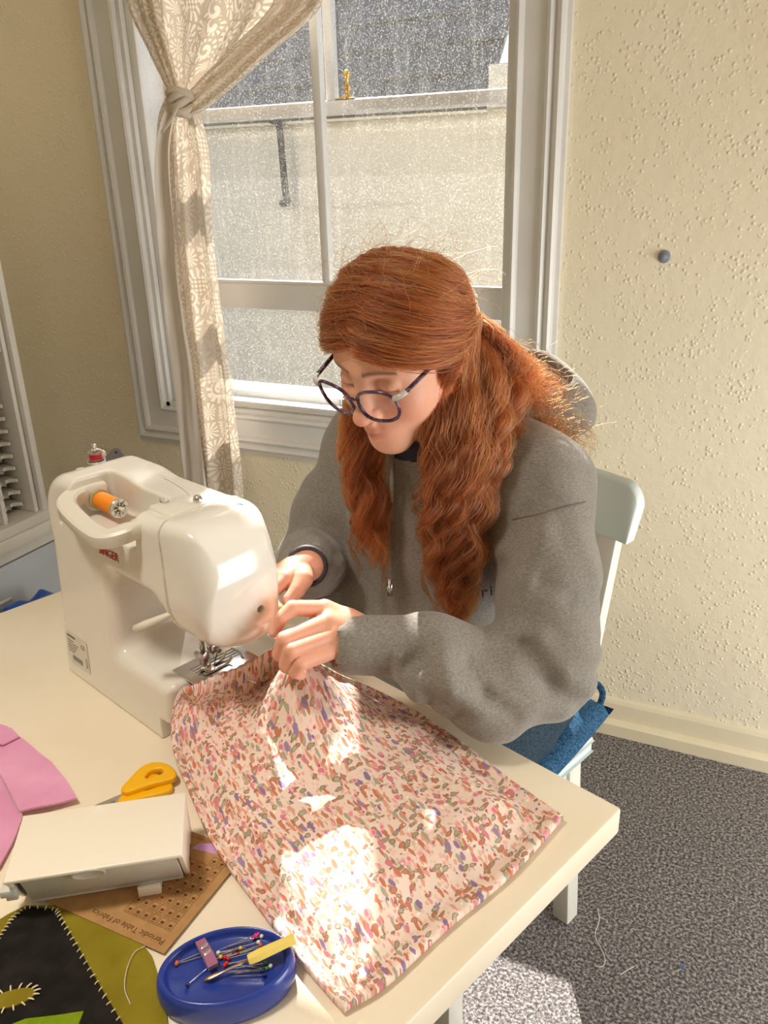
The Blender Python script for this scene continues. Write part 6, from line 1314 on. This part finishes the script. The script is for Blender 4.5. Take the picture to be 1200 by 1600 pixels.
def cloth(name, edges, nu, pl_n, amp, width, v0, phase=0.0, yoff=0.0, sharp=1.0, mat_='lace', seedn=0.0, ends=(1.0, 1.0)):
    """edges: rows of (left point, right point); pleats run along the rows"""
    Lp = catmull([e[0] for e in edges], 70); Rp = catmull([e[1] for e in edges], 70); nv = 70
    V, F, UVs = [], [], []; length = np.concatenate([[0], np.cumsum(np.linalg.norm(np.diff((Lp+Rp)/2, axis=0), axis=1))])
    for j in range(nv):
        a = amp*(ends[0]+(ends[1]-ends[0])*j/(nv-1)); tt = j/(nv-1)
        for i in range(nu+1):
            u = i/nu; w = u*pl_n*2*math.pi+phase+1.3*math.sin(tt*3+seedn)+0.5*math.sin(u*9+seedn)
            p = Lp[j]*(1-u)+Rp[j]*u; q = p.copy(); s_ = math.sin(w)
            q[1] += yoff+a*s_+a*0.35*math.sin(2.3*w+tt*5); q[0] += 0.45*a*math.cos(w)*math.sin(math.pi*u)
            q[1] += 0.004*mnoise.noise(Vector((p[0]*14+seedn, p[2]*9, 0)))
            V.append(q-np.array(CTL)); UVs.append((u*width, v0+length[j]))
    K = nu+1
    for j in range(nv-1):
        for i in range(nu): F.append((j*K+i, j*K+i+1, (j+1)*K+i+1, (j+1)*K+i))
    me = bpy.data.meshes.new(name); me.from_pydata([tuple(v) for v in V], [], F); uvl = me.uv_layers.new(name='UVMap')
    li = np.zeros(len(me.loops), int); me.loops.foreach_get('vertex_index', li); uvl.data.foreach_set('uv', np.array(UVs)[li].ravel())
    return link(name, me, mat_, ct, True)
CY = 1.855
cloth('upper_drape', [((-1.78, CY, 2.44), (-1.36, CY, 2.44)), ((-1.6017, 1.8600, 2.0639), (-1.1717, 1.8600, 1.9338)), ((-1.5791, 1.8580, 1.9210), (-1.0991, 1.8580, 1.8440)), ((-1.5553, 1.8550, 1.8121), (-1.0110, 1.8550, 1.7572)), ((-1.4954, 1.8450, 1.6966), (-1.1778, 1.8450, 1.6567)), ((-1.4428, 1.8350, 1.6057), (-1.3388, 1.8350, 1.5773)), ((-1.4233, 1.8250, 1.5786), (-1.3651, 1.8250, 1.5530))], 90, 3.5, 0.012, 0.62, 0.0, 0.4, 0.012, ends=(1.4, 0.5))  # unseen rows near the rod shaped narrow so sun reaches the floral fabric
cloth('left_fold', [((-1.79, CY, 2.44), (-1.58, CY, 2.44)), ((-1.5888, 1.8450, 2.0586), (-1.4291, 1.8450, 2.0000)), ((-1.5447, 1.8400, 1.8089), (-1.4430, 1.8400, 1.7991)), ((-1.4852, 1.8300, 1.6943), (-1.4150, 1.8300, 1.6835)), ((-1.4330, 1.8200, 1.6041), (-1.3901, 1.8200, 1.5932)), ((-1.4171, 1.8120, 1.5776), (-1.3766, 1.8120, 1.5642))], 40, 3.0, 0.009, 0.30, 0.2, 1.0, 0.0, ends=(1.3, 0.5), seedn=2)
cloth('right_fold', [((-1.46, CY, 2.44), (-1.35, CY, 2.44)), ((-1.2613, 1.8400, 1.9647), (-1.1559, 1.8400, 1.9277)), ((-1.1811, 1.8380, 1.8653), (-1.0841, 1.8380, 1.8389)), ((-1.1264, 1.8350, 1.7679), (-0.9968, 1.8350, 1.7554)), ((-1.2627, 1.8280, 1.6705), (-1.1623, 1.8280, 1.6488)), ((-1.3729, 1.8180, 1.5949), (-1.3056, 1.8180, 1.5634)), ((-1.3875, 1.8080, 1.5729), (-1.3532, 1.8080, 1.5460))], 50, 2.4, 0.011, 0.34, 0.5, 2.2, 0.0, ends=(1.2, 0.6), seedn=5)  # upper rows, out of view, pulled left to let the sun past
cloth('lower_tail', [((-1.4241, 1.8150, 1.5977), (-1.3501, 1.8150, 1.5518)), ((-1.4601, 1.8150, 1.5446), (-1.3367, 1.8150, 1.5104)), ((-1.4811, 1.8150, 1.4653), (-1.3281, 1.8150, 1.4312)), ((-1.5013, 1.8150, 1.3289), (-1.3338, 1.8150, 1.2971)), ((-1.5131, 1.8150, 1.1516), (-1.3266, 1.8150, 1.1320)), ((-1.5229, 1.8150, 0.9085), (-1.3157, 1.8150, 0.8968)), ((-1.5270, 1.8150, 0.7027), (-1.3139, 1.8150, 0.7071)), ((-1.5277, 1.8150, 0.5240), (-1.3155, 1.8150, 0.5342)), ((-1.5305, 1.8150, 0.2690), (-1.3101, 1.8150, 0.2892))], 80, 2.6, 0.020, 0.46, 0.9, 3.4, 0.0, ends=(0.5, 1.3), seedn=9)
cloth('plain_hem', [((-1.4055, 1.8000, 1.5902), (-1.3848, 1.8000, 1.5751)), ((-1.4584, 1.7950, 1.4790), (-1.4203, 1.7950, 1.4689)), ((-1.4807, 1.7950, 1.3297), (-1.4311, 1.7950, 1.3201)), ((-1.4906, 1.7900, 1.1386), (-1.4351, 1.7900, 1.1304)), ((-1.4933, 1.7850, 0.9169), (-1.4210, 1.7850, 0.9079)), ((-1.4972, 1.7850, 0.7148), (-1.4180, 1.7850, 0.7083)), ((-1.5016, 1.7850, 0.5285), (-1.4197, 1.7850, 0.5263)), ((-1.5043, 1.7850, 0.2770), (-1.4191, 1.7850, 0.2782))], 16, 0.8, 0.010, 0.1, 0.0, 0.6, 0.0, mat_='hem', seedn=4)
# knot, a bulge of wrapped cloth, with a small tape tail
KP = np.array((-1.3836, 1.8100, 1.5714)); bm = bmesh.new()
for k in range(5):
    a0 = 0.5*k; pts = [KP+np.array([0.027*math.cos(a+a0)*(0.75+0.08*k), -0.004+0.024*math.sin(a+a0), -0.012+0.007*k-0.014*math.cos(a+1.7*k)]) for a in np.linspace(0, 2*math.pi, 22)]
    tube(bm, pts, 0.009, 8, False)
bm.transform(Matrix.Translation(-CTL)); o = obj('knot', bm, 'lace', ct, smooth=True)
me = o.data; uvl = me.uv_layers.new(name='UVMap')
bm = bmesh.new(); tp = catmull([(-1.3701, 1.7720, 1.5646), (-1.3733, 1.7550, 1.5420), (-1.3975, 1.7520, 1.5182), (-1.4105, 1.7520, 1.5090)], 16); tube(bm, tp, [0.0015]+[0.006]*13+[0.005, 0.003], 6, flat=0.2); bm.transform(Matrix.Translation(-CTL)); obj('tape_tail', bm, 'hem', ct, smooth=True)
bm = bmesh.new(); tube(bm, [(-1.86, 1.855, 2.445), (-0.40, 1.855, 2.445)], 0.011, 14); o = obj('curtain_rod', bm, 'brass', smooth=True); tag(o, 'brass curtain rod over the window', 'curtain rod')
bm = bmesh.new()
for x in (-1.84, -0.42): tube(bm, [(x, 1.855, 2.445), (x, 1.919, 2.445)], 0.008, 10)
obj('bracket', bm, 'brass', o, smooth=True)

# ------------------------------------------------------------------ spool rack on a low cabinet by the left wall
RX = -1.90; P_b = Vector((-1.9000, 1.6377, 0.4888))
yF = P_b.y; zB = P_b.z-0.012; zT = 1.36; yN = yF-0.46
M['rack'] = mottled('white_rack_paint', srgb(226, 222, 212), srgb(218, 213, 202), 6, 0.45); M['rack_tray'] = mottled('white_tray_plastic', srgb(214, 208, 198), srgb(204, 198, 186), 20, 0.5)
M['rack_back'] = mat('grey_brown_backing', srgb(120, 108, 96), 0.8); M['teal'] = mat('teal_label', srgb(60, 168, 170), 0.5); M['label_white'] = mat('label_paper', srgb(226, 222, 214), 0.7)
rk = thing('spool_rack', (RX-0.08, (yF+yN)/2, zB), label='white rack of empty scalloped spool trays at the left edge', cat='rack'); RKM = Matrix.Translation(-rk.location)
def rbox(name, lo, hi, m, bev=0.003, parent=None):
    bm = bmesh.new(); box(bm, lo, hi, bev); bm.transform(RKM); return obj(name, bm, m, parent or rk, auto=40)
rbox('side_board', (RX-0.14, yF-0.020, zB), (RX, yF, zT), 'rack'); rbox('side_board', (RX-0.14, yN, zB), (RX, yN+0.028, zT), 'rack')
rbox('inner_strip', (RX-0.10, yF-0.040, zB+0.03), (RX-0.012, yF-0.026, zT), 'rack'); rbox('back_panel', (RX-0.15, yN, zB), (RX-0.14, yF, zT), 'rack_back'); rbox('bottom_board', (RX-0.14, yN, zB-0.001), (RX+0.004, yF, zB+0.030), 'rack'); rbox('top_board', (RX-0.14, yN, zT-0.03), (RX, yF, zT), 'rack')
def tray_mesh(w):
    bm = bmesh.new(); n = 24; R1 = []
    prof = []
    for i in range(n+1):
        u = i/n; e = abs(u-0.5)*2; d = 0.050+0.012*math.cos(u*4*math.pi)-(0.022 if abs(u-0.5) < 0.10 else 0.0); prof.append((u*w, d))
    lo = [bm.verts.new((-0.05, y, 0)) for y, d in prof]; li_ = [bm.verts.new((d-0.05, y, -0.010+0.004*math.cos(y*80))) for y, d in prof]
    lo2 = [bm.verts.new((-0.05, y, 0.006)) for y, d in prof]; li2 = [bm.verts.new((d-0.05, y, 0.000+0.004*math.cos(y*80))) for y, d in prof]
    for i in range(n):
        bm.faces.new((lo[i], li_[i], li_[i+1], lo[i+1])); bm.faces.new((lo2[i], lo2[i+1], li2[i+1], li2[i])); bm.faces.new((li_[i], li2[i], li2[i+1], li_[i+1]))
    me = bpy.data.meshes.new('spool_tray'); bmesh.ops.recalc_face_normals(bm, faces=bm.faces); bm.to_mesh(me); bm.free(); me.materials.append(M['rack_tray']); return me
wcol = 0.086; TM = tray_mesh(wcol); y1 = yF-0.044
for c in range(4):
    ya = y1-wcol*(c+1)-0.020*c
    if ya < yN+0.02: break
    rbox('label_strip', (RX-0.05, ya-0.017, zB+0.03), (RX-0.018, ya-0.003, zB+0.50), 'rack', 0.002)
    for r in range(12):
        o = bpy.data.objects.new('spool_tray', TM); COL.objects.link(o); o.parent = rk; o.location = Vector((RX-0.065, ya, zB+0.055+0.037*r))-rk.location
        if c < 2 and r < 8: rbox('label_plate', (RX-0.020, ya-0.0165, zB+0.040+0.037*r), (RX-0.0165, ya-0.0035, zB+0.064+0.037*r), 'label_white', 0.0008)
    rbox('header_strip', (RX-0.10, ya, zB+0.505), (RX-0.012, ya+wcol, zB+0.63), 'rack', 0.003); rbox('teal_strip', (RX-0.0125, ya+0.004, zB+0.512), (RX-0.0105, ya+wcol-0.004, zB+0.520), 'teal', 0)
cbz = zB-0.002
M['cab_grey'] = mottled('pale_blue_grey_panel', srgb(196, 202, 208), srgb(188, 194, 200), 4, 0.4)
cb = thing('low_cabinet', (RX-0.17, (yF+yN)/2-0.05, 0), label='pale grey low cabinet with white top under the spool rack', cat='cabinet'); CBM = Matrix.Translation(-cb.location)
def cbox(name, lo, hi, m, bev=0.003):
    bm = bmesh.new(); box(bm, lo, hi, bev); bm.transform(CBM); return obj(name, bm, m, cb, auto=40)
cbox('worktop', (XL+0.002, yN-0.1, cbz-0.035), (RX+0.010, yF+0.02, cbz), 'rack'); cbox('carcass', (XL+0.002, yN-0.1, 0.0), (RX-0.022, yF+0.015, cbz-0.035), 'cab_grey')
cbox('front_rail', (RX-0.021, yN-0.1, cbz-0.072), (RX-0.004, yF+0.015, cbz-0.036), 'rack')
cbox('door', (RX-0.021, yN-0.09, 0.04), (RX-0.003, yF+0.012, cbz-0.076), 'cab_grey')
hp = Vector((-1.8900, 1.4167, 0.3031)); bm = bmesh.new(); tube(bm, [(-1.8850, 1.3652, 0.3097), (-1.8830, 1.3942, 0.3097), (-1.8850, 1.4338, 0.3079)], 0.006, 10); bm.transform(CBM); hd_ = obj('handle', bm, 'rack', cb, smooth=True)

# blue woven plastic bag slumped in front of the cabinet
m = M['bag'] = mat('blue_woven_plastic', srgb(24, 84, 190), 0.35, spec=0.5); t = NT(m); v = t.coord(); t.color(t.ramp(t.noise(v, 9, 3).outputs[0], [(0.35, srgb(20, 70, 170)), (0.65, srgb(40, 108, 214))])); t.bump(t.noise(v, 34, 3).outputs[0], 0.5, 0.012)
BC = np.array((-1.7600, 1.4180, 0.2948)); M['bag_strap'] = mat('dark_blue_strap', srgb(36, 48, 84), 0.6)
bg = thing('blue_bag', (-1.76, BC[1], 0.0), label='crumpled blue plastic bag on the floor behind the table', cat='bag')
ht = BC[2]+0.030
def fn_bag(P, c, r):
    q = P-np.array([-1.76, BC[1], 0]); tp = np.clip(q[:, 2]/ht, 0, 1)
    d = s_box(np.stack([q[:, 0]/(1-0.35*tp), q[:, 1]/(1-0.2*tp), q[:, 2]], 1), (-0.11, -0.10, 0.003), (0.11, 0.10, ht), 0.03)*0.7
    w = 0.007*np.sin(q[:, 1]*46+q[:, 2]*30)*np.sin(q[:, 0]*40+q[:, 2]*22)+0.003*np.sin(q[:, 1]*95-q[:, 2]*60); return d+w*np.clip(q[:, 2]/0.05, 0, 1)
V, F = sdf_mesh(fn_bag, (-1.92, BC[1]-0.18, -0.01), (-1.6, BC[1]+0.18, ht+0.05), 0.006, 20); np_mesh('sack', V-np.array(bg.location), F, 'bag', bg)
bm = bmesh.new(); tube(bm, catmull([(-1.73, BC[1]-0.09, ht-0.04), (-1.70, BC[1]-0.10, ht+0.0), (-1.69, BC[1]-0.03, ht+0.012), (-1.70, BC[1]+0.06, ht-0.02)], 24), 0.010, 8, flat=0.25); bm.transform(Matrix.Translation(-Vector(bg.location))); obj('strap', bm, 'bag_strap', bg, smooth=True)

# lilac plastic tab hung on the wall behind the machine
M['lilac_grey'] = mat('pale_lilac_plastic', srgb(186, 180, 192), 0.45)
op = [(-1.9585, 1.9140, 0.4500), (-1.9252, 1.9140, 0.5744), (-1.8961, 1.9140, 0.5995), (-1.8718, 1.9140, 0.6152), (-1.8538, 1.9140, 0.6129), (-1.8391, 1.9140, 0.5931), (-1.8183, 1.9140, 0.5351), (-1.8055, 1.9140, 0.4599)]
tb_ = thing('hanging_tab', op[3], label='pale lilac plastic tab with a hole on the wall behind the machine', cat='hanger')
bm = bmesh.new(); f0 = [bm.verts.new((p[0], 1.9172, p[2])) for p in op]; f1 = [bm.verts.new((p[0], 1.912, p[2])) for p in op]; bm.faces.new(f0); bm.faces.new(f1[::-1])
for k in range(8): bm.faces.new((f0[k], f0[(k+1) % 8], f1[(k+1) % 8], f1[k]))
bm.transform(Matrix.Translation(-Vector(tb_.location))); obj('tab', bm, 'lilac_grey', tb_)
hx_ = (-1.8681, 1.9100, 0.6018); bm = bmesh.new(); lathe(bm, [(0, 0), (0.004, 0), (0.004, 0.0025), (0.0, 0.003)], 14, Matrix.Translation((hx_[0], 1.9125, hx_[2])) @ Matrix.Rotation(math.pi/2, 4, 'X')); bm.transform(Matrix.Translation(-Vector(tb_.location))); obj('hole_eyelet', bm, 'iron', tb_)
